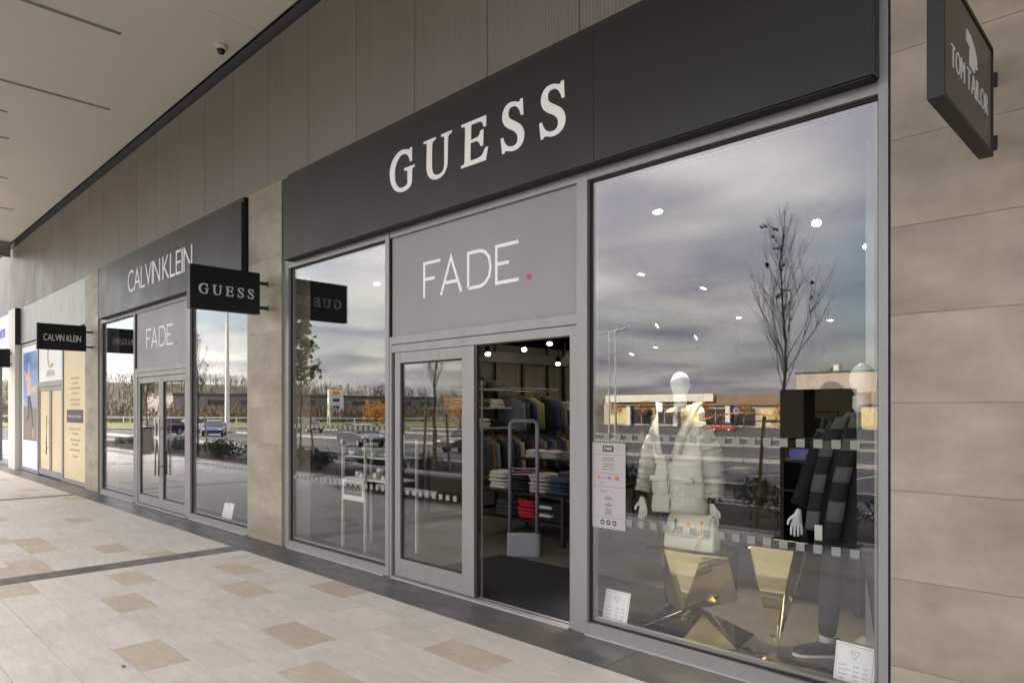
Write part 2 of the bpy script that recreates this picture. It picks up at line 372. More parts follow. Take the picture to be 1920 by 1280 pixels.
def fade(o, scale, parent, w=29, dot=True):
    for ch, (ss, x) in FADE.items():
        m = MB()
        for i, st in enumerate(ss):
            if ch == 'D' and i == 0: continue
            st2 = st if ch != 'D' else [(0, 0+15)]+st[0:0]+st
            if ch == 'D': st2 = [(0, 15), (0, 321)]+st[1:-1]+[(0, 15)]
            m.prism(stroke_poly(st2, w), lambda a, b, t: (o[0]+(x+a)/1000*scale, o[1]-t*(.003+.0002*i), o[2]+b/1000*scale))
        obj('letter', m, 'letter', parent)
    if dot:
        m = MB(); m.prism([(1350+26*cos(a*pi/8), 16+26*sin(a*pi/8)) for a in range(16)], lambda a, b, t: (o[0]+a/1000*scale, o[1]-t*.003, o[2]+b/1000*scale)); d = obj('full_stop', m, 'magenta', parent); d['label'] = 'small round magenta full stop after the letters'
C_, S_ = 0.7107, 0.7036
def proj(x, y, z):
    X = x*C_+(y+4)*S_; F = -x*S_+(y+4)*C_
    return 960+1297*X/max(F, .01), 767-1297*(z-1.65)/max(F, .01), F

# ================================================================== THE SETTING
def gz(y):                                       # ground height: the car park falls away from the shops
    P = [(60, 0), (-4.85, -.02), (-7.2, -.13), (-21.5, -.77), (-98, -1.8), (-130, -1.95), (-4000, -2.2)]
    for (a, za), (b, zb) in zip(P, P[1:]):
        if y >= b: return za+(zb-za)*(a-y)/(a-b)
    return -2.2
YS = [60, -4.85, -7.2, -10, -14, -18, -21.5, -25, -32, -45, -60, -80, -98, -115, -130, -200, -500, -1500, -4000]
def sheet(name, x0, x1, ys, mats, dz=0., cols=1):
    m = MB(); xs = [x0+(x1-x0)*i/cols for i in range(cols+1)]
    V = [(x, y, gz(y)+dz) for y in ys for x in xs]; n = cols+1
    m.add(V, [(i*n+j, i*n+j+1, (i+1)*n+j+1, (i+1)*n+j) for i in range(len(ys)-1) for j in range(cols)])
    return obj(name, m, mats)
tag(sheet('ground', -4000, 4000, YS, 'asphalt', -.05), 'dark asphalt ground of the car park falling away from the shops', 'ground', kind='structure')
tag(sheet('grass_verge', -178, -95, [-8, -14, -21.5, -32, -45, -60, -80, -98, -130, -150], 'grass', .02), 'autumn grass verge beyond the car park', 'grass', kind='structure')
# hill behind the grass
m = MB(); nx, ny = 14, 40; V = []
for i in range(nx):
    for j in range(ny):
        x = -230-i*30; y = 260-j*22
        fall = max(0., min(1., (y+560)/420)); h = 17*fall*min(1, i/5)+noise.noise(Vector((x*.012, y*.012, 0)))*3*min(1, i/3)
        V.append((x, y, -2.1+max(-.2, h)))
m.add(V, [(i*ny+j, i*ny+j+1, (i+1)*ny+j+1, (i+1)*ny+j) for i in range(nx-1) for j in range(ny-1)])
tag(obj('hillside', m, 'hill', smooth=True), 'low wooded hillside on the horizon', 'hill', kind='structure')

# ---- pavement with single tiles
pav = thing('pavement', 'covered walkway paved with pale and tan stone tiles', 'pavement', kind='structure')
part('bedding', 'grout', pav, (-46, 9, -4.8, -.455, -.045, -.0016))
tiles = []
TAN = {(0, -5.91), (1, -7.40), (2, -6.51), (3, -5.00), (4, -7.71), (4, -4.11), (5, -6.80), (6, -5.31), (1, -3.80), (5, -10.06), (6, -9.16), (7, -8.00), (7, -8.86)}
bands = [(-45.2, -44.88), (-37.88, -37.56), (-30.56, -30.24), (-23.24, -22.92), (-15.62, -15.30), (-8.28, -7.96), (-.64, -.32), (6.7, 7.02)]
rt = random.Random(5)
for a, b in zip(bands, bands[1:]):
    x0, x1 = a[1], b[0]
    for r in range(15):
        y1 = -.452-.3*r; y0 = max(y1-.3, -4.8)
        if y1-y0 < .1: continue
        ph = (-.51 if r % 2 == 0 else -.20) if x0 > -8 else (-8.56 if r % 2 == 0 else -8.26)
        k = math.floor((x0-ph)/.6); x = ph+k*.6
        while x < x1-.02:
            xa, xb = max(x, x0), min(x+.6, x1)
            if xb-xa > .05:
                near = any(rr == r and abs(xx-xa) < .13 for rr, xx in TAN)
                known = -7.9 < xa < -3.3 and r < 8
                tan = near or (not known and rt.random() < .085)
                if xa+.03 < -4.42 < xb-.03: tiles += [(xa, -4.42, y0, y1, tan), (-4.42, xb, y0, y1, tan)]      # movement joint
                else: tiles.append((xa, xb, y0, y1, tan))
            x += .6
def seen(t):
    px, py, F = proj((t[0]+t[1])/2, (t[2]+t[3])/2, 0)
    return F if (F > .5 and -80 < px < 1400 and py < 1330) else 1e6+F
tiles.sort(key=seen)
tm = {}
rest = {True: MB(), False: MB()}
for i, (xa, xb, y0, y1, tan) in enumerate(tiles):
    w, d = xb-xa-.003, y1-y0-.003
    if i < 300:
        key = (round(w, 2), round(d, 2), tan)
        if key not in tm: tm[key] = MB().cbox(-w/2, w/2, -d/2, d/2, -.02, 0, .0007).mesh('paving_tile', ['tile_tan' if tan else 'tile'])
        o = bpy.data.objects.new('paving_tile', tm[key]); COL.objects.link(o); o.parent = pav
        o.location = ((xa+xb)/2, (y0+y1)/2, rt.uniform(-.0003, .0003))
    else: rest[tan].box(xa+.002, xb-.002, y0+.002, y1-.002, -.02, 0)
for t in (True, False): obj('paving_tiles', rest[t], 'tile_tan' if t else 'tile', pav)['kind'] = 'stuff'
for a, b in bands:
    for k in range(4):
        y0 = -.455-1.09*(k+1); obj('dark_band_tile', MB().cbox(a+.002, b-.002, y0+.002, y0+1.088, -.02, .0004, .0016), 'tile_dark', pav)
x = 9.
while x > -46:
    obj('dark_edge_tile', MB().cbox(x-.898, x-.002, -.453, .0, -.02, .0006, .0016), 'tile_dark', pav); x -= .9
part('kerb_edge', 'kerb', pav, (-46, 9, -4.98, -4.802, -.3, .012))

# ---- planting bed, road strips, markings
tag(part('planting_bed', 'soil', None, (-46, 9, -7.1, -4.99, -.4, -.015)), 'bare dark soil bed along the outer edge of the walkway', 'planting bed', kind='structure')
kb = thing('kerb_line', 'pale concrete kerbs edging the planting bed and parking bays', 'kerb', kind='structure')
part('kerb', 'kerb', kb, (-46, 9, -7.26, -7.102, -.45, .0))
for y in (-12.2, -27.5, -44, -62): part('kerb', 'kerb', kb, (-88, 30, y-.25, y, gz(y)-.3, gz(y)+.13))
for y0, y1 in ((-46.2, -44.25), (-64.5, -62.25)): part('island', 'grass', kb, (-88, 30, y0, y1, gz(y0)-.3, gz(y0)+.10))
mk = thing('road_marking', 'white painted bay lines on the car park', 'road marking', kind='structure')
for x in range(-84, 24, 3):
    if x % 4: continue
    m = MB()
for i in range(36):
    x = -84+i*2.6; m = MB()
    ys = [-19.2, -21.5, -24.2]; m.add([(xx, y, gz(y)-.046+.0) for y in ys for xx in (x, x+.12)], [(0, 1, 3, 2), (2, 3, 5, 4)]); obj('bay_line', m, 'paint', mk)
for y in (-9.6, -33, -52, -72):
    m = MB(); m.add([(x, yy, gz(yy)-.045) for yy in (y, y-.18) for x in (-86, 30)], [(0, 1, 3, 2)]); obj('lane_line', m, 'paint', mk)

# ================================================================== THE SHOPS
# ---- cladding
clad = thing('cladding_wall', 'brown grey ribbed metal cladding above the shop fronts', 'wall')
part('backing', 'clad_gap', clad, (-46, 9, .035, .10, 4.36, 6.44))
def ribbed(w):
    m = MB(); n = int(round(w/.0333)); V = []; F = []; d = .0035; p = w/n
    xs = []
    for i in range(n):
        x = -w/2+i*p; xs += [(x, 0), (x+p*.62, 0), (x+p*.70, d), (x+p*.92, d)]
    xs.append((w/2, 0))
    for z in (0, 1.80):
        V += [(x, y, z) for x, y in xs]
    k = len(xs); F = [(i, i+1, k+i+1, k+i) for i in range(k-1)]
    m.add(V, F); m.add([(-w/2, 0, 0), (w/2, 0, 0), (w/2, .028, 0), (-w/2, .028, 0)], [(0, 1, 2, 3)])
    m.add([(-w/2, 0, 0), (-w/2, .028, 0), (-w/2, .028, 1.8), (-w/2, 0, 1.8)], [(0, 1, 2, 3)]); m.add([(w/2, 0, 0), (w/2, .028, 0), (w/2, .028, 1.8), (w/2, 0, 1.8)], [(0, 1, 2, 3)])
    return m.mesh('cladding_panel', ['clad'])
rm = ribbed(.992)
for i in range(-45, 9):
    o = bpy.data.objects.new('cladding_panel', rm); COL.objects.link(o); o.parent = clad; o.location = (i+.748-.5, rt.uniform(-.001, .001), 4.42)
# ---- canopy
can = thing('canopy', 'broad pale panelled canopy ceiling over the walkway', 'canopy')
xs = [-23.85, -8.35, -3.22, 1.91, 9]; ys = [-.055, -1.66, -3.9, -6.2]
part('deck', 'clad_gap', can, (-23.9, 9, -6.25, -.05, 6.42, 6.5))
for i in range(4):
    for y0, y1 in ((-3.9, -.055), (-6.2, -3.906)): part('ceiling_panel', 'ceiling', can, (xs[i]+.003, xs[i+1]-.003, y0, y1, 6.38, 6.415))
part('edge_fascia', 'clad', can, (-23.98, 9, -6.42, -6.252, 6.2, 7.0))
part('end_fascia', 'clad', can, (-24.1, -23.99, -6.24, -.05, 5.98, 6.9))
for x, ya, yb in ((-9.64, -1.27, -4.2), (-12.2, -.70, -3.3), (-13.46, -1.83, -4.4), (-14.77, -1.59, -4.2), (-17.33, -1.2, -3.6), (-19.94, -.66, -3.2), (-22.4, -1.3, -3.4), (-7.0, -1.9, -4.5), (-4.4, -1.2, -3.8), (-1.8, -1.6, -4.3), (.8, -1.0, -3.6)):
    o = part('light_slot', 'slot', can, (x-.03, x+.03, yb, ya, 6.375, 6.3795))
    part('slot_lip', 'alu_light', can, (x-.037, x-.0305, yb, ya, 6.373, 6.3795), (x+.0305, x+.037, yb, ya, 6.373, 6.3795))
dome = thing('security_camera', 'small white dome camera under the canopy ceiling', 'camera', (-9.02, -.27, 6.38))
obj('housing', MB().lathe((-9.02, -.27, 6.38), [(.075, -.001), (.078, -.03), (.07, -.055), (.055, -.06)], 20), 'white', dome, True)
obj('dome', MB().lathe((-9.02, -.27, 6.38), [(.052, -.0605), (.05, -.085), (.038, -.108), (.018, -.12), (.004, -.122)], 20), 'black_gloss', dome, True)
# ---- building shell
sh = thing('shop_building', 'long flat roofed shopping centre building above the canopy', 'building')
part('parapet', 'clad', sh, (-46, 9, -.03, .2, 6.52, 8.0))
part('roof', 'roofing', sh, (-46, 9, .21, 14.2, 6.46, 6.8))
part('rear_wall', 'bldg_grey', sh, (-46, 9, 14.0, 14.2, -.3, 6.45))
part('side_wall', 'bldg_grey', sh, (8.8, 9, .11, 13.99, -.3, 6.45)); part('side_wall', 'bldg_grey', sh, (-46, -45.8, .11, 13.99, -.3, 6.45))
for x in (-8.55, -16.2, -1.1, -23.6): part('partition', 'shop_dark', sh, (x, x+.1, .13, 13.98, 0, 3.61))
part('interior_ceiling', 'shop_dark', sh, (-45.7, 8.7, .12, 13.97, 3.62, 3.7))
part('back_panel', 'shop_wall', sh, (-8.4, -1.12, 11.0, 11.1, .0, 3.6)); part('back_panel', 'shop_dark', sh, (-16.0, -8.6, 8.0, 8.1, .0, 3.6))
tag(part('shop_floor', 'shop_floor', None, (-45.7, 8.7, .105, 13.9, -.2, -.003)), 'brown grey stone floor inside the shops', 'floor', kind='structure')

# ---- stone piers
LEV = [1.683+.4565*k for k in range(-4, 7)]
def pier(x0, x1, label, ztop=4.41, depth=.35):
    t = thing('stone_pier', label, 'wall', ((x0+x1)/2, 0, 0))
    part('core', 'stone_edge', t, (x0+.006, x1-.006, -.02, depth, 0, ztop-.01))
    for a, b in zip(LEV, LEV[1:]):
        a = max(a, 0.002); b = min(b, ztop)
        if b-a < .03: continue
        w = x1-x0; k = 1 if w < 1.4 else int(math.ceil(w/1.3))
        for i in range(k):
            o = MB().box(x0+w*i/k+.0008, x0+w*(i+1)/k-.0008, -.03-rt.uniform(0, .0012), -.021, a+.0011, b-.0011)
            obj('stone_panel', o, 'stone', t)
    return t
pier(-8.735, -7.835, 'narrow beige stone pier beneath the serif lettered hanging sign')
pier(-16.40, -15.48, 'narrow beige stone pier beside the cream window film')
pier(-1.14, 2.6, 'wide beige stone wall right of the big display window')
pl = thing('pilaster', 'off white pilaster beside the shop with the tall poster', 'pilaster', (-23.4, 0, 0))
part('shaft', 'cream_wall', pl, (-23.9, -22.99, -.12, .3, 0, 4.42)); part('side_trim', 'black', pl, (-22.988, -22.96, -.12, .03, 3.42, 4.42))

# ---- shop fronts
def frame_rect(m, x0, x1, z0, z1, w, y0, y1, wb=None, wt=None):
    wb = wb or w; wt = wt or w
    m.box(x0, x0+w, y0, y1, z0, z1); m.box(x1-w, x1, y0, y1, z0, z1)
    m.box(x0+w, x1-w, y0+.0015, y1, z0, z0+wb); m.box(x0+w, x1-w, y0+.0015, y1, z1-wt, z1)
def gasket(t, x0, x1, z0, z1, y=.03, w=.016):
    m = MB(); frame_rect(m, x0, x1, z0, z1, w, y, y+.012); obj('gasket', m, 'gasket', t)
    m = MB(); frame_rect(m, x0+w, x1-w, z0+w, z1-w, .022, y+.02, y+.055); obj('spacer', m, 'alu', t)
def pane(t, x0, x1, z0, z1, y=.045): return part('glass_pane', 'glass', t, (x0+.008, x1-.008, y, y+.010, z0+.008, z1-.008))
def squares(t, x0, x1, y=.0435, zs=(.826, 1.428), phase=-1.266):
    m = MB(); k = math.ceil((x0-phase)/.1); x = phase+k*.1
    out = []
    while x+.05 < x1:
        for z in zs: out.append((x, z))
        x += .1
    me = MB().box(0, .05, 0, .001, 0, .05).mesh('frosted_square', ['square'])
    for x, z in out:
        o = bpy.data.objects.new('frosted_square', me); COL.objects.link(o); o.parent = t; o.location = Vector((x, y, z))-wloc(t)
HEAD, SILL, TR0, TR1 = 3.335, .085, 2.285, 2.36
def bottom_lip(t, x0, x1): part('sill_lip', 'alu_light', t, (x0, x1, -.03, .02, .001, .012))

gf = thing('storefront', 'grey framed shop front with the open sliding door', 'shop front', (-4.5, 0, 0))
XL, A0, A1, B0, B1, XR = -7.825, -5.735, -5.63, -3.285, -3.185, -1.205
part('jamb', 'alu', gf, (XL, XL+.10, 0, .1, 0, HEAD+.11)); part('jamb', 'alu', gf, (XR, XR+.048, -.012, .1, 0, 4.41)); part('jamb_gap', 'gasket', gf, (XR+.05, XR+.062, 0, .1, 0, 4.40))
part('mullion', 'alu', gf, (A0, A0+.062, 0, .1, 0, HEAD+.11)); part('mullion_gap', 'gasket', gf, (A0+.0625, A0+.072, .012, .09, 0, HEAD)); part('mullion', 'alu', gf, (A0+.0725, A1, .001, .1, 0, TR1))
part('mullion', 'alu', gf, (B0, B1, 0, .1, 0, HEAD+.11))
for a, b in ((XL+.1, A0), (A1-.03, B0), (B1, XR)): part('head_rail', 'alu', gf, (a, b, .002, .1, HEAD, HEAD+.11))
for a, b in ((XL+.1, A0), (B1, XR)): part('sill_rail', 'alu', gf, (a, b, .002, .1, .012, SILL)); bottom_lip(gf, a, b)
part('transom', 'alu', gf, (A1, B0, .002, .1, TR0, TR1))
part('transom_gap', 'gasket', gf, (A1, B0, .012, .09, TR0-.008, TR0-.0005))
part('door_header', 'alu', gf, (A1, B0, .004, .1, 2.205, TR0-.0085))
part('door_post', 'alu', gf, (-3.352, B0-.0005, .004, .1, 0, 2.204))
part('threshold', 'alu_light', gf, (A1, -3.353, -.02, .10, .001, .014)); part('threshold_groove', 'gasket', gf, (A1, -3.353, .045, .06, .0145, .016))
gp = part('name_panel', 'fade_panel', gf, (A0+.082, B0-.004, .03, .05, TR1+.001, HEAD-.001)); gp['label'] = 'plain grey panel with thin white letters above the door'
part('panel_edge', 'gasket', gf, (A0+.0725, A0+.0815, .03, .05, TR1, HEAD))
fade((-5.145, .0297, 2.69), 1.0, gp)
for a, b in ((XL+.1, A0), (B1, XR)): gasket(gf, a, b, SILL, HEAD); pane(gf, a, b, SILL, HEAD); squares(gf, a+.04, b-.02)
dl = obj('sliding_door', MB().box(-5.585, -5.505, .012, .055, .03, 2.2), 'alu', gf)
part('door_rail', 'alu', dl, (-5.5045, -4.59, .0135, .055, .03, .20)); part('door_rail', 'alu', dl, (-5.5045, -4.59, .0135, .055, 2.10, 2.2)); part('door_stile', 'alu', dl, (-4.5895, -4.435, .012, .055, .03, 2.2))
part('door_seal', 'black', dl, (-4.4345, -4.405, .02, .05, .03, 2.2)); part('edge_rod', 'steel', dl, (-4.40, -4.385, .06, .075, .03, 1.9))
m = MB(); frame_rect(m, -5.504, -4.591, .201, 2.099, .014, .030, .042); obj('gasket', m, 'gasket', dl)
pane(dl, -5.504, -4.59, .2, 2.1, .036); 
def sq_door(dl, x0, x1, y):
    me = MB().box(0, .05, 0, .001, 0, .05).mesh('frosted_square', ['square']); x = x0+.06
    while x+.05 < x1:
        o = bpy.data.objects.new('frosted_square', me); COL.objects.link(o); o.parent = dl; o.location = Vector((x, y, .826))-wloc(dl); x += .1
sq_door(dl, -5.5, -4.6, .0345)

cf = thing('storefront', 'grey framed shop front with closed double doors and pull bars', 'shop front', (-12, 0, 0))
XL2, XR2 = -15.46, -8.78
part('jamb', 'alu', cf, (XL2, XL2+.10, 0, .1, 0, HEAD+.11)); part('jamb', 'alu', cf, (XR2-.06, XR2, 0, .1, 0, HEAD+.11)); part('jamb_gap', 'gasket', cf, (XR2+.001, XR2+.03, 0, .1, 0, 3.4))
part('mullion', 'alu', cf, (-13.42, -13.35, 0, .1, 0, HEAD+.11)); part('mullion_gap', 'gasket', cf, (-13.349, -13.335, .012, .09, 0, HEAD)); part('mullion', 'alu', cf, (-13.334, -13.22, .001, .1, 0, TR1)); part('mullion', 'alu', cf, (-10.95, -10.80, 0, .1, 0, HEAD+.11))
for a, b in ((XL2+.1, -13.42), (-13.33, -10.95), (-10.8, XR2-.06)): part('head_rail', 'alu', cf, (a, b, .002, .1, HEAD, HEAD+.11))
for a, b in ((XL2+.1, -13.42), (-10.8, XR2-.06)): part('sill_rail', 'alu', cf, (a, b, .002, .1, .012, SILL)); bottom_lip(cf, a, b); gasket(cf, a, b, SILL, HEAD); pane(cf, a, b, SILL, HEAD); squares(cf, a+.04, b-.04, zs=(.826,))
part('transom', 'alu', cf, (-13.22, -10.95, .002, .1, TR0, TR1)); part('transom_gap', 'gasket', cf, (-13.22, -10.95, .012, .09, TR0-.008, TR0-.0005)); part('door_header', 'alu', cf, (-13.22, -10.95, .004, .1, 2.205, TR0-.0085)); part('threshold', 'alu_light', cf, (-13.22, -10.95, -.02, .1, .001, .014))
cp = part('name_panel', 'fade_panel', cf, (-13.33, -10.955, .03, .05, TR1+.001, HEAD-.001)); fade((-12.82, .0297, 2.685), 1.0, cp)
def leaf(t, x0, x1, hx, film=None, bars=True):
    d = obj('door', MB().box(x0, x0+.085, .012, .055, .03, 2.195), 'alu', t)
    part('door_stile', 'alu', d, (x1-.085, x1, .012, .055, .03, 2.195)); part('door_rail', 'alu', d, (x0+.0855, x1-.0855, .0135, .055, .03, .18)); part('door_rail', 'alu', d, (x0+.0855, x1-.0855, .0135, .055, 2.1, 2.195))
    if film: part('window_film', film, d, (x0+.086, x1-.086, .036, .044, .181, 2.099))
    else:
        m = MB(); frame_rect(m, x0+.086, x1-.086, .181, 2.099, .012, .030, .042); obj('gasket', m, 'gasket', d); pane(d, x0+.085, x1-.085, .18, 2.1, .036)
    if bars:
        m = MB(); m.tube([(hx, -.05, .57), (hx, -.05, 1.49)], .013, 10)
        for z in (.72, 1.34): m.tube([(hx, -.05, z), (hx, .015, z)], .009, 8)
        h = obj('pull_bar', m, 'steel', d, True)
    return d
leaf(cf, -13.215, -12.085, -12.15); leaf(cf, -12.075, -10.955, -11.99)

af = thing('storefront', 'closed shop front covered by cream film and a tall poster', 'shop front', (-19.6, 0, 0))
X3, X4 = -22.955, -16.42
part('jamb', 'alu', af, (X3, X3+.09, 0, .1, 0, 3.4)); part('jamb', 'alu', af, (X4-.06, X4, 0, .1, 0, 3.4)); part('mullion', 'alu', af, (-20.95, -20.83, 0, .1, 0, 3.4)); part('mullion', 'alu', af, (-18.46, -18.36, 0, .1, 0, 3.4))
for a, b in ((X3+.09, -20.95), (-20.83, -18.46), (-18.36, X4-.06)): part('head_rail', 'alu', af, (a, b, .002, .1, HEAD, 3.4))
for a, b in ((X3+.09, -20.95), (-18.36, X4-.06)): part('sill_rail', 'alu', af, (a, b, .002, .1, .012, SILL)); part('gasket', 'gasket', af, (a, b, .03, .034, SILL, HEAD))
part('transom', 'alu', af, (-20.83, -18.46, .002, .1, 2.205, 2.33))
part('upper_sheet', 'alu', af, (-22.95, X4, .004, .03, 3.44, 4.415)); part('window_film', 'film_white', af, (X3+.1, -20.96, .02, .029, SILL+.01, HEAD-.01))
po = thing('poster', 'tall blue poster of a leaping person in the closed shop window', 'poster', (-21.9, 0, 0))
px0, px1, pz0, pz1 = -22.66, -21.07, .83, 3.16; PY = .0195
part('sky_print', 'poster_sky', po, (px0, px1, PY-.003, PY, pz0+.9, pz1)); part('ground_print', 'poster_ground', po, (px0, px1, PY-.003, PY, pz0, pz0+.9))
def flat(t, name, mats, pts, y): obj(name, MB().prism(pts, lambda a, b, w: (px0+a, y-w*.001, pz0+b)), mats, t)
flat(po, 'building_print', 'poster_stone', [(.0, .9), (.0, 1.1), (.35, .96), (.6, .92)], PY-.0031)
flat(po, 'building_print', 'poster_stone', [(.75, 1.24), (.75, 1.42), (1.58, 1.42), (1.58, 1.24)], PY-.0031)
for k in range(4): flat(po, 'column_print', 'poster_stone', [(.92+k*.2, .85), (.92+k*.2, 1.239), (1.0+k*.2, 1.239), (1.0+k*.2, .85)], PY-.0031)
flat(po, 'person_print', 'poster_red', [(.50, 1.18), (.48, 1.5), (.25, 1.62), (.1, 1.85), (.17, 1.88), (.38, 1.72), (.60, 1.80), (.62, 1.9), (.78, 1.9), (.8, 1.8), (.92, 1.66), (.88, 1.18)], PY-.0045)
flat(po, 'person_print', 'poster_skin', [(.64, 1.90), (.62, 2.02), (.70, 2.1), (.78, 2.02), (.77, 1.90)], PY-.0045)
flat(po, 'person_print', 'print_dark', [(.5, 1.18), (.88, 1.18), (1.12, .75), (1.2, .35), (1.1, .33), (.98, .7), (.72, .95), (.78, .62), (.5, .5), (.46, .56), (.62, .68)], PY-.0045)
flat(po, 'person_print', 'poster_skin', [(1.12, .33), (1.2, .34), (1.24, .1), (1.14, .08)], PY-.0045)
ap = part('brand_panel', 'film_white', af, (-20.82, -18.47, .02, .03, 2.331, HEAD-.001))
m = MB(); n = 26
pts = [(-19.62+.34*1.0*cos(a), 2.93+.29*sin(a)) for a in [radians(60+k*250/n) for k in range(n+1)]]; pin = [(-19.58+.25*cos(a), 2.93+.24*sin(a)) for a in [radians(60+k*250/n) for k in range(n+1)]]
m.prism(pts+pin[::-1], lambda a, b, w: (a, .0195-w*.001, b)); obj('emblem', m, 'gold_print', ap)
m = MB(); m.prism([(-19.45+.10*cos(a), 2.72+.04*sin(a)) for a in [k*pi/8 for k in range(16)]], lambda a, b, w: (a, .0195-w*.001, b)); obj('emblem', m, 'gold_print', ap)
word('ARENA', (-20.02, .0195, 2.44), (1, 0, 0), (0, 0, 1), (0, -1, 0), .16, .8, .002, 'print_dark', ap, False, name='lettering')
leaf(af, -20.825, -19.645, -19.71, 'film_cream'); leaf(af, -19.635, -18.465, 0, 'film_cream', False)
cw = part('window_film', 'film_cream', af, (-18.35, X4-.07, .02, .029, SILL+.01, HEAD-.01))
part('notice_box', 'print_dark', cw, (-18.08, -16.75, .016, .0195, 1.36, 1.64)); word('Pripravujeme predajnu', (-17.95, .0158, 1.47), (1, 0, 0), (0, 0, 1), (0, -1, 0), .075, 1.05, .001, 'white', cw, False, name='lettering')
for k, (z, w) in enumerate(((2.33, .7), (2.22, .4), (2.11, .85), (2.0, .5), (1.86, .85), (1.76, .7), (1.22, .9), (1.12, .5), (.98, .8), (.88, .55), (.76, .85), (.62, .4))):
    part('print_line', 'print_brown', cw, (-17.4-w/2, -17.4+w/2, .0175, .0195, z-.022, z+.022))

nf = thing('storefront', 'glazed shop front under the pale fascia beyond the white pilaster', 'shop front', (-29, 0, 0))
part('mullion', 'alu', nf, (-24.0, -23.91, 0, .1, 0, 3.4)); 
for x in (-26.2, -28.6, -31.0, -33.4): part('mullion', 'alu', nf, (x, x+.09, 0, .1, 0, 3.4))
for a, b in ((-26.11, -24.0), (-28.51, -26.2), (-30.91, -28.6), (-33.31, -31.0)):
    part('head_rail', 'alu', nf, (a, b, .002, .1, HEAD, 3.4)); part('sill_rail', 'alu', nf, (a, b, .002, .1, .012, SILL)); pane(nf, a, b, SILL, HEAD)
    for z in (2.6, 2.25, 1.9): part('shelf', 'white', nf, (a+.1, b-.1, .5, .8, z, z+.02))
part('infill', 'clad', nf, (-45.8, -33.4, 0, .1, 0, 4.41))
ns = thing('fascia_sign', 'pale fascia with blue violet lettering', 'sign', (-29, 0, 3.4))
part('board', 'bldg_white', ns, (-33.4, -23.93, -.10, .09, 3.41, 4.35)); word('nom', (-25.9, -.1, 3.72), (1, 0, 0), (0, 0, 1), (0, -1, 0), .42, 1.45, .02, 'purple', ns)

# ---- fascia signs
def fascia(x0, x1, splits, label, word_fn):
    t = thing('fascia_sign', label, 'sign', ((x0+x1)/2, 0, 3.4))
    e = [x0]+splits+[x1]
    for a, b in zip(e, e[1:]): obj('board', MB().box(a+.0012, b-.0012, -.1, -.002, 3.404, 4.345), 'sign_black', t, bevel=.002)
    part('underside', 'gasket', t, (x0+.01, x1-.01, -.088, -.004, 3.396, 3.4035)); part('end_return', 'black', t, (x1-.001, x1+.006, -.096, -.002, 3.404, 4.34))
    part('top_fixing', 'black', t, (x0+.01, x1-.01, -.06, .03, 4.346, 4.41))
    word_fn(t); return t
fascia(-7.64, -1.206, [-3.045], 'long black fascia sign with white serif letters', lambda t: guess((-5.512, -.1005, 3.695), (1, 0, 0), (0, 0, 1), (0, -1, 0), 1.0, .004, 'letter', t))
fascia(-15.18, -8.80, [-11.4], 'black fascia sign with tall thin white sans letters', lambda t: (word('CALVIN', (-13.37, -.1005, 3.69), (1, 0, 0), (0, 0, 1), (0, -1, 0), .375, 1.60, .004, 'letter', t, gap=.05), word('KLEIN', (-11.66, -.1005, 3.69), (1, 0, 0), (0, 0, 1), (0, -1, 0), .375, 1.22, .004, 'letter', t, gap=.07)))

# ---- blade signs standing out from the wall
def blade(x, label, th, face, fn, y0=-.98, y1=-.15, z0=2.81, z1=3.315, rim=False, ya=-.031):
    t = thing('blade_sign', label, 'sign', (x-th/2, ya, (z0+z1)/2), 'blade signs along the shop fronts')
    if rim:
        part('case', 'blade_frame', t, (x-th, x-.008, y0, y1, z0, z1))
        m = MB(); w = .018
        for b in ((y0, y0+w, z0, z1), (y1-w, y1, z0, z1), (y0+w, y1-w, z0, z0+w), (y0+w, y1-w, z1-w, z1)): m.box(x-.0078, x, b[0], b[1], b[2], b[3])
        obj('rim', m, 'blade_frame', t); xf = x-.0045; part('face', face, t, (x-.0078, xf, y0+w+.001, y1-w-.001, z0+w+.001, z1-w-.001))
    else:
        part('case', face, t, (x-th, x, y0, y1, z0, z1), bevel=.003); xf = x+.0003
    for z in (z0+.09, z1-.115):
        a = part('arm', 'black', t, (x-th/2-.018, x-th/2+.018, y1+.001, ya-.005, z-.018, z+.018)); part('arm_plate', 'black', a, (x-th/2-.03, x-th/2+.03, ya-.004, ya, z-.035, z+.035))
    fn(t, xf); return t
blade(-8.155, 'black hanging sign with silver serif letters on a stone pier', .10, 'blade_black', lambda t, xf: guess((xf, -.885, 2.985), (0, 1, 0), (0, 0, 1), (1, 0, 0), .31, .004, 'letter_grey', t, .96))
blade(-15.82, 'black hanging sign with thin white sans letters', .10, 'blade_black', lambda t, xf: word('CALVIN KLEIN', (xf, -.875, 2.985), (0, 1, 0), (0, 0, 1), (1, 0, 0), .125, .63, .004, 'letter', t, gap=.07))
blade(-23.40, 'blank black hanging sign on the off white pilaster', .10, 'blade_black', lambda t, xf: None, ya=-.121)
def tt(t, xf):
    word('TOM', (xf, -.885, 2.985), (0, 1, 0), (0, 0, 1), (1, 0, 0), .088, .215, .003, 'letter_grey', t, gap=.13); word('TAILOR', (xf, -.625, 2.985), (0, 1, 0), (0, 0, 1), (1, 0, 0), .088, .40, .003, 'letter_grey', t, gap=.12)
    m = MB(); P = [(-.64, 3.225), (-.57, 3.222), (-.50, 3.20), (-.455, 3.165), (-.44, 3.12), (-.475, 3.11), (-.495, 3.13), (-.492, 3.098), (-.50, 3.085), (-.575, 3.09), (-.585, 3.10), (-.582, 3.165), (-.605, 3.168), (-.64, 3.175)]
    m.prism(P, lambda a, b, w: (xf+w*.003, a, b)); obj('emblem', m, 'letter_grey', t)
blade(-.675, 'black hanging sign with grey letters and shirt emblem on stone wall', .058, 'tt_face', tt, -1.01, -.12, 2.83, 3.335, True)

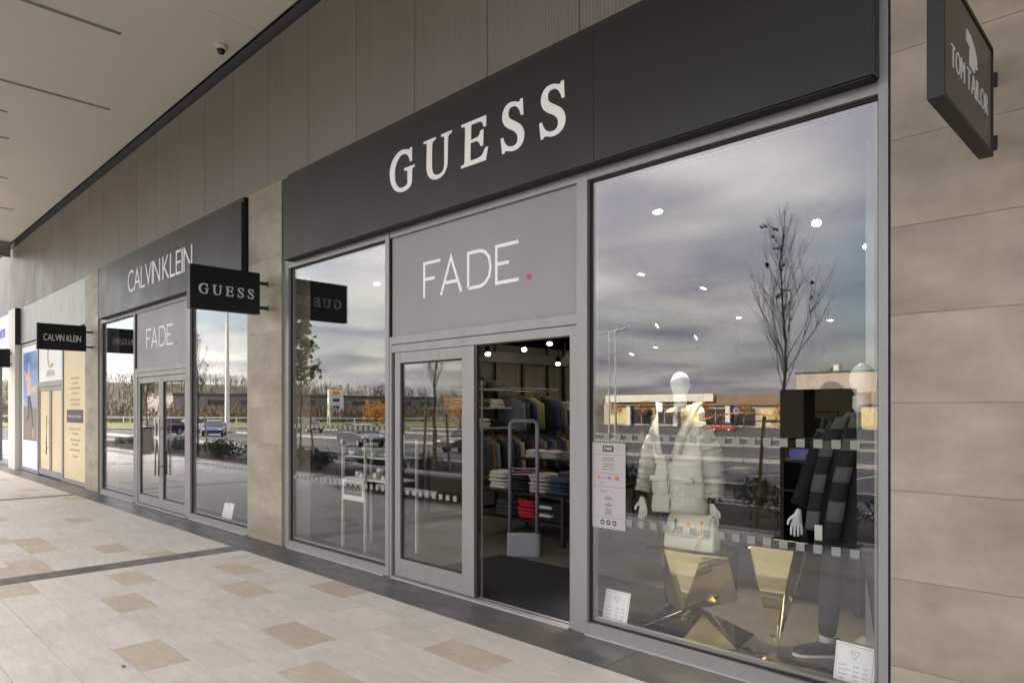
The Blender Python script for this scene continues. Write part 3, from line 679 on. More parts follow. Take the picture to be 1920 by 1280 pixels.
# ================================================================== INSIDE THE SHOP
def ell(cx, cy, cz, rx, ry, n=20, p=2.0, rot=0.):
    out = []
    for k in range(n):
        a = 2*pi*k/n; c, s_ = cos(a), sin(a); x = rx*math.copysign(abs(c)**(2/p), c); y = ry*math.copysign(abs(s_)**(2/p), s_)
        out.append((cx+x*cos(rot)-y*sin(rot), cy+x*sin(rot)+y*cos(rot), cz))
    return out
def skin(name, verts, edges, radii, mats, parent=None, sub=2, loc=None):
    me = bpy.data.meshes.new(name); me.from_pydata(verts, edges, []); o = bpy.data.objects.new(name, me); COL.objects.link(o)
    sk = o.modifiers.new('skin', 'SKIN'); ss = o.modifiers.new('sub', 'SUBSURF'); ss.levels = sub; ss.render_levels = sub
    for v, r in zip(me.skin_vertices[0].data, radii): v.radius = (r, r) if not isinstance(r, tuple) else r
    me.skin_vertices[0].data[0].use_root = True
    dg = bpy.context.evaluated_depsgraph_get(); dg.update(); m2 = bpy.data.meshes.new_from_object(o.evaluated_get(dg)); bpy.data.objects.remove(o); bpy.data.meshes.remove(me)
    m2.materials.clear(); m2.materials.append(MT[mats]); m2.polygons.foreach_set('use_smooth', [True]*len(m2.polygons))
    n = bpy.data.objects.new(name, m2); COL.objects.link(n); n.parent = parent
    if loc is not None: n.location = loc
    return n
def lamp(parent, loc, energy, target=None, kind='SPOT', size=.05, col=(1, .88, .7), angle=80):
    l = bpy.data.lights.new('lamp', kind); l.energy = energy; l.color = col; l.shadow_soft_size = size
    o = bpy.data.objects.new('lamp', l); COL.objects.link(o); o.parent = parent; o.location = Vector(loc)-wloc(parent)
    if kind == 'SPOT':
        l.spot_size = radians(angle); l.spot_blend = .6
        d = Vector(target)-Vector(loc); o.rotation_euler = d.to_track_quat('-Z', 'Y').to_euler()
    return o
# ---- track lamps: (lamp head, where it points, watts)
LAMPS = [((-3.32, 1.15, 3.36), (-2.92, .95, 1.0), 60), ((-2.47, 2.45, 3.35), (-1.8, .8, .8), 55), ((-2.43, 3.7, 3.34), (-1.9, 1.6, .3), 35), ((-4.95, 3.3, 3.34), (-5.6, 3.3, .5), 60), ((-4.9, 4.75, 3.34), (-6, 4.6, .5), 45),
         ((-4.85, 7.95, 3.32), (-3.0, .6, 1.2), 40), ((-3.9, 6.7, 2.98), (-4, 6.7, 0), 18), ((-6.2, 5.6, 3.0), (-8, 4.4, 1.4), 60), ((-5.7, 7.4, 3.25), (-5.7, 7.4, 0), 20), ((-6.3, 7.0, 2.92), (-8.2, 6, 1.4), 40), ((-5.6, 7.2, 2.8), (-5.5, 10, 1), 20),
         ((-7.6, 6.9, 2.7), (-8.4, 6.9, 1), 22), ((-7.4, 7.4, 2.85), (-8, 7.8, 1), 18), ((-7.0, 8.0, 2.76), (-7, 10.5, 1.2), 25), ((-6.6, 8.2, 2.75), (-6.4, 10.5, 1.2), 20), ((-6.2, 8.4, 2.72), (-6, 10.5, 1.2), 20), ((-4.6, 8.4, 2.62), (-4.5, 10.5, 1.2), 20), ((-3.4, 9.0, 2.75), (-3, 10.8, 1.2), 25),
         ((-7.75, 3.30, 2.50), (-6.6, 2.4, .8), 14), ((-7.6, 3.95, 2.60), (-6.2, 2.6, .6), 22), ((-7.5, 4.45, 2.72), (-6.4, 3.2, .6), 22), ((-7.8, 5.0, 2.43), (-7.0, 4.0, .6), 24), ((-7.5, 5.25, 2.54), (-6.6, 4.0, .7), 24),
         ((-7.2, .9, 3.2), (-6.9, .6, .9), 30), ((-7.3, 2.0, 2.95), (-7.3, 2, 0), 16)]
tk = thing('lighting_track', 'black ceiling lighting track running through the shop', 'lighting track', (-4.5, 4, 3.5))
for x in (-7.55, -5.0, -2.45): part('rail', 'shop_dark', tk, (x-.02, x+.02, .4, 9.5, 3.52, 3.56))
for y in (.9, 3.2, 5.4, 7.6): part('rail', 'shop_dark', tk, (-8.2, -1.4, y-.02, y+.02, 3.562, 3.60))
TL = ['spotlight over the white parka', 'spotlight above the dark coat', 'spotlight over the black cabinet', 'spotlight over the stacked folding table', 'spotlight beside the folding table lamp', 'brightest spotlight facing the display window']
for i, (p, tgt, w) in enumerate(LAMPS):
    lab = ('lit '+TL[i]+' on the ceiling track') if i < len(TL) else 'small lit track spotlight deeper in the shop'
    t = thing('track_spotlight', lab, 'spotlight', (p[0], p[1], p[2]), 'track spotlights in the shop')
    P = Vector(p); d = (Vector(tgt)-P).normalized()
    m = MB(); m.tube([P-d*.14, P-d*.12, P], [.032, .045, .048], 12); obj('head', m, 'shop_dark', t, True)
    m = MB(); m.tube([P-d*.06, (p[0], p[1], 3.555)], .008, 6); obj('stem', m, 'shop_dark', t)
    m = MB(); m.tube([P+d*.001, P+d*.006], [.040, .036], 12); obj('lens', m, 'lens', t)
    lamp(t, P+d*.03, w*((1.9, .45)[i] if i in (0, 1) else .05), tgt, angle=46 if i in (0, 1) else 80)
# ---- entrance mat and security gate
dm = tag(part('door_mat', 'mat', None, (-5.62, -3.0, .14, 1.50, -.002, .006)), 'large charcoal entrance mat behind the open sliding door', 'door mat')
sg = thing('security_gate', 'grey looped anti theft gate on the mat behind the door', 'security gate', (-5.38, 1.62, 0))
def loop(w, z0, z1, r, k=6):
    P = [(-w/2, z0)]; 
    P += [(-w/2+r-r*cos(a), z1-r+r*sin(a)) for a in [i*pi/2/k for i in range(k+1)]]; P += [(w/2-r+r*sin(a), z1-r+r*cos(a)) for a in [i*pi/2/k for i in range(k+1)]]; P.append((w/2, z0)); return P
gd = Vector((.80, .55, 0)).normalized()
m = MB(); m.tube([Vector((-5.38, 1.62, z))+gd*u for u, z in loop(.31, .2, 1.52, .06)], .024, 10); obj('loop', m, 'gate', sg, True)
m = MB(); nrm = Vector((-gd.y, gd.x, 0)); m.loft([[Vector((-5.38, 1.62, z))+gd*(u*.19)+nrm*(v*.05) for u, v in [(cos(a), sin(a)) if 0 else (math.copysign(abs(cos(a))**.5, cos(a)), math.copysign(abs(sin(a))**.5, sin(a))) for a in [k*pi/10 for k in range(20)]]] for z in (.0, .03, .24, .26)]); obj('base', m, 'gate', sg, True, bevel=.004)
m = MB()
for z in (.92, .985): m.tube([Vector((-5.38, 1.62, z))-gd*.135, Vector((-5.38, 1.62, z))+gd*.135], .008, 6)
obj('crossbar', m, 'gate', sg)
# ---- folding tables with stacks of clothes
def folded_mesh(w=.30, d=.24, h=.05):
    m = MB(); R = []
    for i, t in enumerate((0, .12, .35, .65, .88, 1)):
        e = [.82, .97, 1, 1, .97, .82][i]; R.append([(x, y, h*t+ .006*sin(x*20+t*9)) for x, y, _ in ell(0, 0, 0, w/2*e, d/2*e, 20, 5)])
    m.loft(R); return m.mesh('folded_sweater', ['parka'], True)
FM = [folded_mesh(), folded_mesh(.28, .26, .042), folded_mesh(.32, .25, .036)]
def garment(name, me, cloth, loc, rz, label, cat, group):
    o = obj(name, me, CL[cloth], None, loc=loc); o.rotation_euler.z = rz; return tag(o, label, cat, group)
def stack(x, y, z, n, cloth, where, k=0, h=.044, rz=0.):
    for i in range(n): garment('folded_sweater', FM[(k+i) % 3], cloth if isinstance(cloth, str) else cloth[i % len(cloth)], (x+rt.uniform(-.01, .01), y+rt.uniform(-.012, .012), z+i*h), rz+rt.uniform(-.07, .07), f'{cloth if isinstance(cloth, str) else cloth[i % len(cloth)]} folded sweater in the stack {where}', 'sweater', f'folded sweaters {where}')
def table(x, y, w, d, h, label):
    t = thing('display_table', label, 'table', (x, y, 0))
    part('top', 'black', t, (x-w/2, x+w/2, y-d/2, y+d/2, h-.025, h)); part('shelf', 'black', t, (x-w/2+.02, x+w/2-.02, y-d/2+.02, y+d/2-.02, h-.36, h-.34))
    for sx_ in (-1, 1):
        for sy in (-1, 1): part('leg', 'black', t, (x+sx_*(w/2-.03)-.02, x+sx_*(w/2-.03)+.02, y+sy*(d/2-.03)-.02, y+sy*(d/2-.03)+.02, 0, h-.0255))
    return t
table(-6.10, 2.75, 1.5, .95, .60, 'low black two level table of stacked sweaters behind the door')
table(-6.55, 3.9, 1.7, .8, .92, 'taller black display table of folded knitwear')
table(-4.35, 4.2, 1.2, .8, .86, 'black display table beyond the security gate')
Z = .602
for x, y, n, c in ((-6.62, 2.5, 5, 'cream'), (-6.25, 2.5, 5, 'black'), (-5.9, 2.5, 5, 'pink'), (-5.55, 2.5, 4, 'navy'), (-6.62, 2.95, 4, 'red'), (-6.2, 2.95, 4, 'sand'), (-5.8, 2.95, 5, 'charcoal')): stack(x, y, Z, n, c, 'on the low black table', h=.047)
Z = .263
for x, y, n, c in ((-6.5, 2.5, 4, 'charcoal'), (-6.1, 2.5, 5, 'red'), (-5.78, 2.5, 5, ('black', 'cream')), (-5.5, 2.5, 5, 'black')): stack(x, y, Z, n, c, 'under the low black table', h=.047)
Z = .922
for x, y, n, c in ((-7.1, 3.7, 3, 'cream'), (-6.75, 3.68, 3, 'sand'), (-6.4, 3.7, 3, 'grey'), (-6.05, 3.72, 2, 'charcoal'), (-5.85, 3.95, 2, 'teal'), (-7.1, 4.1, 3, 'navy'), (-6.6, 4.1, 2, 'beige')): stack(x, y, Z, n, c, 'on the taller black table', h=.04)
Z = .582
for x, y, n, c in ((-7.0, 3.75, 4, 'charcoal'), (-6.5, 3.75, 3, 'navy'), (-6.0, 3.75, 4, 'grey')): stack(x, y, Z, n, c, 'on the lower shelf of the taller table', h=.04)
Z = .862
for x, y, n, c in ((-4.7, 4.05, 3, 'teal'), (-4.3, 4.0, 3, 'charcoal'), (-4.0, 4.1, 2, 'cream')): stack(x, y, Z, n, c, 'on the table beyond the gate', h=.04)
# ---- wall rack on the partition
WX = -8.40
rk = thing('wall_rack', 'black wall rack of rails and shelves against pale panels', 'rack', (WX, 5, 0))
for k in range(5): part('wall_panel', 'shop_wall', rk, (WX-.04, WX-.02, 2.6+k*1.0+.004, 3.596+k*1.0, .05, 2.75))
part('header', 'black', rk, (WX-.015, WX+.06, 2.6, 7.4, 2.44, 2.62))
for y in (2.65, 3.35, 3.72, 4.10, 4.75, 5.40, 5.85, 6.5, 7.3): part('upright', 'black', rk, (WX-.01, WX+.03, y-.022, y+.022, 0, 2.9))
for y0, y1, z in ((2.66, 4.10, 1.98), (2.66, 4.09, 1.68), (2.66, 4.8, 1.36), (5.4, 6.5, 1.66), (4.12, 5.6, .78), (2.66, 5.6, 1.04)): part('shelf', 'stand' if z > 1.3 else 'black', rk, (WX+.032, WX+.38, y0, y1, z-.022, z))
for y0, y1, z in ((4.12, 5.38, 1.96), (3.4, 5.8, 1.31)): 
    m = MB(); m.tube([(WX+.25, y0, z), (WX+.25, y1, z)], .011, 8); obj('rail', m, 'steel', rk)
part('rail_shelf', 'stand', rk, (WX+.2, WX+.3, 4.12, 5.38, 2.0, 2.012))
def hang_mesh(L_, w=.44, th=.075):
    m = MB(); R = []
    for z, e, t in ((0, .16, .5), (-.03, .35, .7), (-.07, .80, .9), (-.13, 1, 1), (-.3, .93, 1.05), (-L_*.7, .92, 1.1), (-L_, .95, 1.15), (-L_-.01, .9, .8)): R.append(ell(0, 0, z, w/2*e, th*t/2*1.3, 18, 2.6))
    m.loft(R)
    for s_ in (-1, 1):
        m.loft([[(x, y, z) for x, y, z in ell(s_*(w/2*.9+.05*t), .0, -.10-.46*t, .055-.012*t, .042, 10)] for t in (0, .25, .5, .75, 1)])
    return m.mesh('hanging_garment', ['parka'], True)
HM = [hang_mesh(.56), hang_mesh(.66), hang_mesh(.50)]
hk = MB(); hk.tube([(-.19, 0, -.045), (0, 0, .03), (.19, 0, -.045)], .009, 6); hk.tube([(0, 0, .03), (0, 0, .075), (.0, .0, .10)], .004, 6); HK = hk.mesh('hanger', ['timber'])
def hang(y, z, cloth, rz, where, k=0, x=WX+.25):
    o = obj('hanging_garment', HM[k % 3], CL[cloth], None, loc=(x, y, z-.105)); o.rotation_euler.z = rz
    tag(o, f'{cloth} garment on a wooden hanger {where}', 'clothing', f'clothes {where}'); h = bpy.data.objects.new('hanger', HK); COL.objects.link(h); h.parent = o
hang(4.72, 1.96, 'olive', radians(78), 'on the upper wall rail', 0)
for i, c in enumerate(('grey', 'charcoal', 'black', 'blue')): hang(4.22+i*.11, 1.96, c, radians(20+rt.uniform(-12, 12)), 'on the upper wall rail', i)
for i, c in enumerate(('black', 'navy', 'charcoal', 'grey')): hang(4.98+i*.10, 1.96, c, radians(12+rt.uniform(-12, 12)), 'on the upper wall rail', i)
for i in range(21): hang(3.45+i*.112, 1.31, ('charcoal', 'brown', 'grey', 'black', 'blue', 'charcoal', 'navy', 'beige', 'black', 'maroon')[i % 10], radians(10+rt.uniform(-14, 14)), 'on the lower wall rail', i)
# shoes and small goods on the shelves
def shoe_mesh():
    m = MB(); R = []
    for x, w, h in ((-.14, .02, .06), (-.13, .033, .10), (-.07, .036, .105), (-.02, .037, .085), (.04, .041, .06), (.10, .043, .045), (.135, .03, .035), (.148, .012, .02)): R.append([(x, w*cos(a), max(.0, .018+(h-.018)*max(0, sin(a)))) if sin(a) >= 0 else (x, w*cos(a), .016*(1+sin(a))) for a in [k*pi/7 for k in range(14)]])
    m.loft(R); return m.mesh('shoe', ['parka'], True)
SH = shoe_mesh()
for i in range(12):
    c = ('black', 'charcoal', 'beige', 'black', 'brown', 'black', 'cream', 'beige')[i % 8]
    garment('shoe', SH, c, (WX+.22, 4.2+i*.115, .782), radians(rt.uniform(-15, 15)), f'{c} shoe on the low black wall shelf', 'shoe', 'shoes on the wall shelf')
def handbag(x, y, z, w, h, label, mats='black'):
    t = thing('handbag', label, 'bag', (x, y, z)); m = MB(); m.loft([ell(x, y, z+h*tt, d_, w/2*e, 20, 5) for tt, e, d_ in ((0, .96, .075), (.05, 1, .08), (.6, .96, .065), (1, .88, .035))]); obj('body', m, mats, t, True)
    m = MB(); m.tube([(x, y+w*.28*cos(a), z+h-.01+h*.45*sin(a)) for a in [k*pi/10 for k in range(11)]], .009, 6); obj('handle', m, mats, t, True)
handbag(WX+.2, 3.50, 1.98, .26, .18, 'small black handbag on the top wall shelf'); handbag(WX+.2, 3.56, 1.68, .32, .2, 'wide black handbag on the second wall shelf')
for i, (y, z, c) in enumerate(((2.9, 1.36, 'charcoal'), (3.55, 1.36, 'cream'), (3.85, 1.68, 'cream'), (3.85, 1.36, 'black'), (3.0, 1.68, 'beige'), (3.9, 1.98, 'grey'), (5.7, 1.66, 'cream'))): stack(WX+.2, y, z+.001, 3, c, 'on the wall shelves', i, .045, pi/2)
rs = thing('round_rack', 'small standing rail of dark dresses with a red price tag', 'rack', (-4.55, 3.05, 0))
m = MB(); m.tube([(-4.55, 3.05, 0), (-4.55, 3.05, 1.45)], .014, 8); obj('post', m, 'black', rs); m = MB(); m.tube([(-4.9, 3.0, 1.45), (-4.2, 3.1, 1.45)], .012, 8); obj('rail', m, 'black', rs); part('foot', 'black', rs, (-4.8, -4.3, 3.02, 3.08, 0, .02)); part('price_tag', 'red_print', rs, (-4.72, -4.66, 2.93, 2.935, 1.27, 1.40))
for i in range(4): hang(3.05+i*.02, 1.45, 'black', radians(90+rt.uniform(-8, 8)), 'on the small standing rail', 1, -4.75+i*.13)
cl = thing('column', 'pale square column in the middle of the shop', 'column', (-4.0, 5.8, 0)); part('shaft', 'shop_wall', cl, (-4.25, -3.85, 5.6, 6.0, 0, 3.61)); part('skirting', 'black', cl, (-4.26, -3.84, 5.59, 6.01, 0, .1))
for i in range(3):
    x = -7.4+i*1.9; r2 = thing('clothes_rail', ['clothes rail of dark coats at the back wall', 'clothes rail of grey garments at the back wall', 'clothes rail of pale shirts at the back wall'][i], 'rack', (x, 9.6, 0))
    for s_ in (-1, 1): part('post', 'black', r2, (x+s_*.7-.015, x+s_*.7+.015, 9.585, 9.615, 0, 1.6))
    m = MB(); m.tube([(x-.7, 9.6, 1.6), (x+.7, 9.6, 1.6)], .014, 8); obj('rail', m, 'black', r2)
    for k in range(10): hang(9.6, 1.6, [('black', 'charcoal', 'navy'), ('grey', 'charcoal', 'blue'), ('cream', 'sand', 'pink')][i][k % 3], radians(90+rt.uniform(-15, 15)), ['on the dark back rail', 'on the grey back rail', 'on the pale back rail'][i], k, x-.6+k*.13)

# ---- the display window: mannequins
hand_me = None
def hand(parent, loc, rot, mirror=False):
    global hand_me
    if hand_me is None:
        V = [(0, 0, .03), (0, 0, -.01), (0, 0, -.05), (0, 0, -.08)]; E_ = [(0, 1), (1, 2), (2, 3)]; R = [.021, (.021, .026), (.017, .036), (.014, .036)]
        for i, (y, l) in enumerate(((-.030, .068), (-.010, .078), (.011, .073), (.031, .058))):
            b = len(V); V += [(.002, y, -.088), (.008, y*1.08, -.088-l*.42), (.020, y*1.1, -.088-l*.75), (.034, y*1.08, -.088-l*.97)]; E_ += [(3, b), (b, b+1), (b+1, b+2), (b+2, b+3)]; R += [.0095, .0088, .0082, .0072]
        b = len(V); V += [(.008, -.040, -.040), (.020, -.058, -.066), (.030, -.060, -.092)]; E_ += [(2, b), (b, b+1), (b+1, b+2)]; R += [.012, .0098, .0082]
        o = skin('hand', V, E_, R, 'mannequin', None, 2); hand_me = o.data; bpy.data.objects.remove(o)
    o = bpy.data.objects.new('hand', hand_me); COL.objects.link(o); o.parent = parent; o.location = Vector(loc)-wloc(parent); o.rotation_euler = rot
    if mirror: o.scale.y = -1
    return o
def head_mesh(c, h=.225, w=.152):
    m = MB(); R = []
    for i in range(15):
        t = i/14; z = -h/2+h*t; r = math.sqrt(max(.0004, 1-(2*t-1)**2)); nar = .70+.30*min(1, t*1.7)
        R.append(ell(c[0], c[1], c[2]+z, w/2*r*nar, w/2*1.16*r*nar, 20))
    m.loft(R); return m
def limb(m, pts, radii, n=14, puff=0., freq=0.):
    P = [Vector(p) for p in pts]; Q = []; R = []
    K = 60
    for i in range(K+1):
        t = i/K*(len(P)-1); a = min(int(t), len(P)-2); u = t-a; Q.append(P[a].lerp(P[a+1], u)); rr = radii[a]+(radii[a+1]-radii[a])*u
        R.append(rr*(1+puff*abs(sin(t*freq))-puff/2))
    m.tube(Q, R, n); return m
MX, MY = -2.90, .82
m1 = thing('mannequin', 'white egg headed mannequin in a pale quilted parka', 'mannequin', (MX, MY, 0))
V = [(0, 0, .98), (0, 0, 1.15), (0, 0, 1.36), (0, 0, 1.52), (0, 0, 1.68), (-.09, 0, .93), (-.10, .01, .52), (-.10, .0, .10), (.09, 0, .93), (.11, -.03, .52), (.12, .0, .10)]
skin('body', V, [(0, 1), (1, 2), (2, 3), (3, 4), (0, 5), (5, 6), (6, 7), (0, 8), (8, 9), (9, 10)], [(.15, .10), (.13, .095), (.16, .10), (.10, .07), .05, .085, .06, .04, .085, .06, .04], 'dark_cloth', m1, 2, (0, 0, 0))
obj('head', head_mesh((MX, MY, 1.835)), 'mannequin', m1, True)
obj('neck', MB().lathe((MX, MY, 1.62), [(.06, 0), (.05, .06), (.05, .13)], 16), 'mannequin', m1, True)
for s_ in (-1, 1):
    m = MB(); R = []
    for x, w, h in ((-.13, .035, .09), (-.06, .042, .10), (.02, .045, .07), (.09, .047, .05), (.13, .03, .04)): R.append([(MX+s_*.11+w*cos(a), MY-.02-x, max(.001, .03+(h-.03)*sin(a)) if sin(a) > 0 else .03*(1+sin(a))+.001) for a in [k*pi/7 for k in range(14)]])
    m.loft(R); obj('boot', m, 'black', m1, True)
m = MB(); R = []                                     # parka body
for i in range(67):
    t = i/66; z = .855+t*.70; rx = .235-.035*math.sin(min(1, max(0, (t-.30)/.35))*pi)*1.0-.05*max(0, t-.75)*2.2; ry = .165-.02*t
    q = .97+.05*abs(sin(t*pi*6))**.6 if t < .56 else .98+.03*abs(sin(t*pi*7))**.7; low = .025*(1-min(1, t*6))
    ring = []
    for k in range(40):
        a = 2*pi*k/40; wr = 1+.035*noise.noise(Vector((cos(a)*4, sin(a)*4, z*7)))+.015*noise.noise(Vector((cos(a)*11, sin(a)*11, z*16))); ring.append((MX+rx*q*wr*cos(a), MY+ry*q*wr*sin(a), z-low*(.5+.5*sin(a*2+1))))
    R.append(ring)
m.loft(R); pk = obj('parka', m, 'parka', m1, True)
m = MB()                                             # dark gap at the open collar with a grey top below
m.prism([(-.07, 0), (.07, 0), (.115, .33), (-.115, .33)], lambda a, b, w: (MX+a, MY-.178+.10*b+(0 if w else .02), 1.30+b)); obj('inner_top', m, 'dark_cloth', pk)
for s_ in (-1, 1):                                   # lapels and hood edge
    m = MB(); Q = [(s_*.055, -.185, 1.29), (s_*.09, -.175, 1.42), (s_*.125, -.14, 1.53), (s_*.13, -.07, 1.62), (s_*.16, -.03, 1.70)]
    m.loft([[(MX+x+s_*dx, MY+y+dy, z+dz) for dx, dy, dz in ((-.02, -.012, 0), (.025, -.016, .005), (.055, .012, .01), (.01, .02, .0))] for x, y, z in Q]); obj('lapel', m, 'parka', pk, True)
m = MB(); m.loft([[(MX+.15*k_*cos(a), MY+.05+.13*k_*sin(a), z+.04*sin(a)) for a in [radians(-20+j*20) for j in range(12)]] for z, k_ in ((1.50, 1.05), (1.56, 1.15), (1.62, 1.12), (1.645, .98), (1.60, .90))], False, closed=False); obj('hood', m, 'parka', pk, True)
for s_ in (-1, 1):
    m = MB(); limb(m, [(MX+s_*.17, MY, 1.50), (MX+s_*.26, MY, 1.32), (MX+s_*.30, MY-.01, 1.12), (MX+s_*.315, MY-.05, .98)], [.078, .088, .080, .068], 18, .09, pi*2.2); obj('sleeve', m, 'parka', pk, True)
    m = MB(); limb(m, [(MX+s_*.315, MY-.05, .985), (MX+s_*.315, MY-.06, .94)], [.045, .042], 12); obj('cuff', m, 'dark_cloth', pk, True)
    hand(m1, (MX+s_*.315, MY-.065, .925), (radians(8), 0, radians(-90 if s_ < 0 else -90)), s_ > 0)
m = MB(); m.tube([(MX+.012*sin(z*9), MY-.172, z) for z in [.87+k*.05 for k in range(9)]], .008, 6); obj('zip', m, 'steel', pk)
m = MB(); m.loft([[(MX+(.208+o_)*cos(a), MY+(.153+o_)*sin(a), z) for a in [k*pi/18 for k in range(36)]] for z, o_ in ((1.255, .0), (1.257, .008), (1.285, .008), (1.287, .0))]); obj('belt', m, 'parka', pk, True); part('buckle', 'brass', pk, (MX-.03, MX+.03, MY-.172, MY-.163, 1.248, 1.294))
for s_ in (-1, 1): part('pocket_flap', 'parka', pk, (MX+s_*.13-.06, MX+s_*.13+.06, MY-.148, MY-.118, 1.085, 1.13), bevel=.006)

NX, NY = -1.60, .80
m2 = thing('mannequin', 'white egg headed mannequin in a dark coat and striped scarf', 'mannequin', (NX, NY, 0))
V = [(0, 0, .98), (0, 0, 1.15), (0, 0, 1.38), (.02, 0, 1.53), (.05, 0, 1.68), (-.08, 0, .92), (-.12, -.05, .52), (-.16, -.03, .11), (.10, 0, .92), (.14, .06, .52), (.16, .10, .11)]
skin('body', V, [(0, 1), (1, 2), (2, 3), (3, 4), (0, 5), (5, 6), (6, 7), (0, 8), (8, 9), (9, 10)], [(.16, .11), (.15, .10), (.18, .11), (.11, .08), .052, .098, .078, .062, .098, .078, .062], 'navy', m2, 2, (0, 0, 0))
obj('head', head_mesh((NX+.055, NY, 1.83), .24, .16), 'mannequin', m2, True); obj('neck', MB().lathe((NX+.05, NY, 1.62), [(.062, 0), (.055, .06), (.052, .12)], 16), 'mannequin', m2, True)
m = MB(); R = []
for i in range(23):
    t = i/22; z = .74+t*.82; rx = .245-.04*sin(min(1, max(0, (t-.2)/.5))*pi)-.10*max(0, t-.85)*4; ry = .165-.03*max(0, t-.8)*3
    R.append([(NX+.03*t+rx*(1+.015*noise.noise(Vector((cos(2*pi*k/36)*3, sin(2*pi*k/36)*3, z*6))))*cos(2*pi*k/36), NY+ry*sin(2*pi*k/36), z) for k in range(36)])
m.loft(R); ct = obj('coat', m, 'dark_cloth', m2, True)
for s_, hp in ((-1, (-.33, -.08, .93)), (1, (.30, -.10, .93))):
    m = MB(); limb(m, [(NX+s_*.18+.02, NY, 1.49), (NX+s_*.26, NY+.01, 1.25), (NX+hp[0], NY+hp[1]+.01, hp[2]+.07)], [.078, .072, .058], 14, .04, pi*2); obj('sleeve', m, 'dark_cloth', ct, True)
    hand(m2, (NX+hp[0], NY+hp[1], hp[2]+.02), (radians(6*s_), 0, radians(-60 if s_ < 0 else -120)), s_ > 0)
sc = obj('scarf', MB().lathe((NX+.05, NY, 1.535), [(.10, 0), (.115, .03), (.11, .07), (.085, .095)], 20), 'scarf_grey', m2, True)
def scarf_tail(pts, w, bands_):
    P = [Vector(p) for p in pts]
    for b in range(bands_):
        m = MB(); R = []
        for k in range(5):
            t = (b+k/4)/bands_*(len(P)-1); a = min(int(t), len(P)-2); q = P[a].lerp(P[a+1], t-a); R.append([tuple(q+Vector((dx*w, dy, 0))) for dx, dy in ((-.5, 0), (-.2, -.014), (.2, -.010), (.5, -.002), (.5, .012), (-.5, .014))])
        m.loft(R); obj('scarf_band', m, 'scarf_grey' if b % 2 == 0 else 'dark_cloth', sc, True)
scarf_tail([(NX-.02, NY-.13, 1.60), (NX-.10, NY-.175, 1.42), (NX-.16, NY-.185, 1.15), (NX-.20, NY-.19, .86)], .085, 7)
scarf_tail([(NX+.08, NY-.135, 1.60), (NX+.04, NY-.185, 1.42), (NX-.02, NY-.20, 1.15), (NX-.07, NY-.205, .80)], .105, 8)
part('patch', 'mannequin', ct, (NX-.17, NX-.12, NY-.215, NY-.205, .80, .90), bevel=.004)
for bx, by, rz in ((-.16, -.03, radians(-62)), (.16, .10, radians(-70))):
    d = Vector((cos(rz-.5), sin(rz-.5), 0)); n_ = Vector((-d.y, d.x, 0)); c0 = Vector((NX+bx, NY+by, 0)); d = -Vector((.75, .66, 0)).normalized() if bx < 0 else d; n_ = Vector((-d.y, d.x, 0))
    def sho(prof, z0, name, mt_, par):
        m = MB(); R = []
        for x, w, h in prof: R.append([tuple(c0+d*x+n_*(w*cos(a))+Vector((0, 0, z0+h*max(0, sin(a)) if sin(a) > 0 else z0))) for a in [k*pi/8 for k in range(16)]])
        m.loft(R); return obj(name, m, mt_, par, True)
    shoe_ = sho(((-.10, .02, .06), (-.085, .04, .10), (-.02, .044, .10), (.06, .047, .075), (.13, .05, .055), (.19, .04, .045), (.215, .015, .025)), .024, 'shoe', 'navy', m2)
    sho(((-.105, .025, .022), (-.09, .044, .022), (.06, .052, .022), (.14, .055, .022), (.2, .043, .022), (.222, .016, .018)), .002, 'sole', 'sole', shoe_)
    obj('sock', MB().lathe(tuple(c0+Vector((0, 0, .10))), [(.05, 0), (.045, .05), (.047, .10)], 14), 'mannequin', shoe_, True)

# ---- handbag on mirrored gold props
def prop(label, top, mid, low, base, extra=()):
    t = thing('gold_plinth', label, 'plinth', (sum(p[0] for p in top)/len(top), sum(p[1] for p in top)/len(top), 0))
    def facet(name, P):
        c = sum((Vector(p) for p in P), Vector())/len(P); n_ = (Vector(P[1])-Vector(P[0])).cross(Vector(P[2])-Vector(P[0])).normalized()*.004
        m = MB(); k = len(P); m.add([tuple(Vector(p)) for p in P]+[tuple(Vector(p)-n_) for p in P], [tuple(range(k)), tuple(range(2*k-1, k-1, -1))]+[(i, k+i, k+(i+1) % k, (i+1) % k) for i in range(k)]); obj(name, m, 'gold', t)
    facet('top', top)
    for P in extra: facet('facet', P)
    for i in range(len(top)): a, b = top[i], top[(i+1) % len(top)]; facet('facet', [b, a, mid[i % len(mid)]])
    if base:
        for i in range(len(base)): a, b = base[i], base[(i+1) % len(base)]; facet('facet', [a, b, low[i % len(low)]])
    return t
prop('faceted mirror gold plinth beneath the cream handbag', [(-2.97, .60, .612), (-2.81, .44, .612), (-2.49, .42, .612), (-2.33, .50, .612), (-2.40, .80, .612), (-2.82, .84, .612)], [(-2.95, .72, .15), (-2.675, .47, .175), (-2.325, .64, .28), (-2.36, .70, .2), (-2.64, .75, .15), (-2.94, .72, .15)],
     [(-2.54, .45, .19), (-2.50, .46, .19), (-2.46, .52, .19), (-2.6, .6, .19), (-2.66, .52, .19)], [(-3.0, .44, .003), (-2.58, .26, .003), (-2.24, .46, .003), (-2.3, .85, .003), (-2.9, .8, .003)],
     [[(-2.81, .44, .612), (-2.95, .72, .15), (-2.675, .47, .175)], [(-2.49, .42, .612), (-2.675, .47, .175), (-2.325, .64, .28)]])
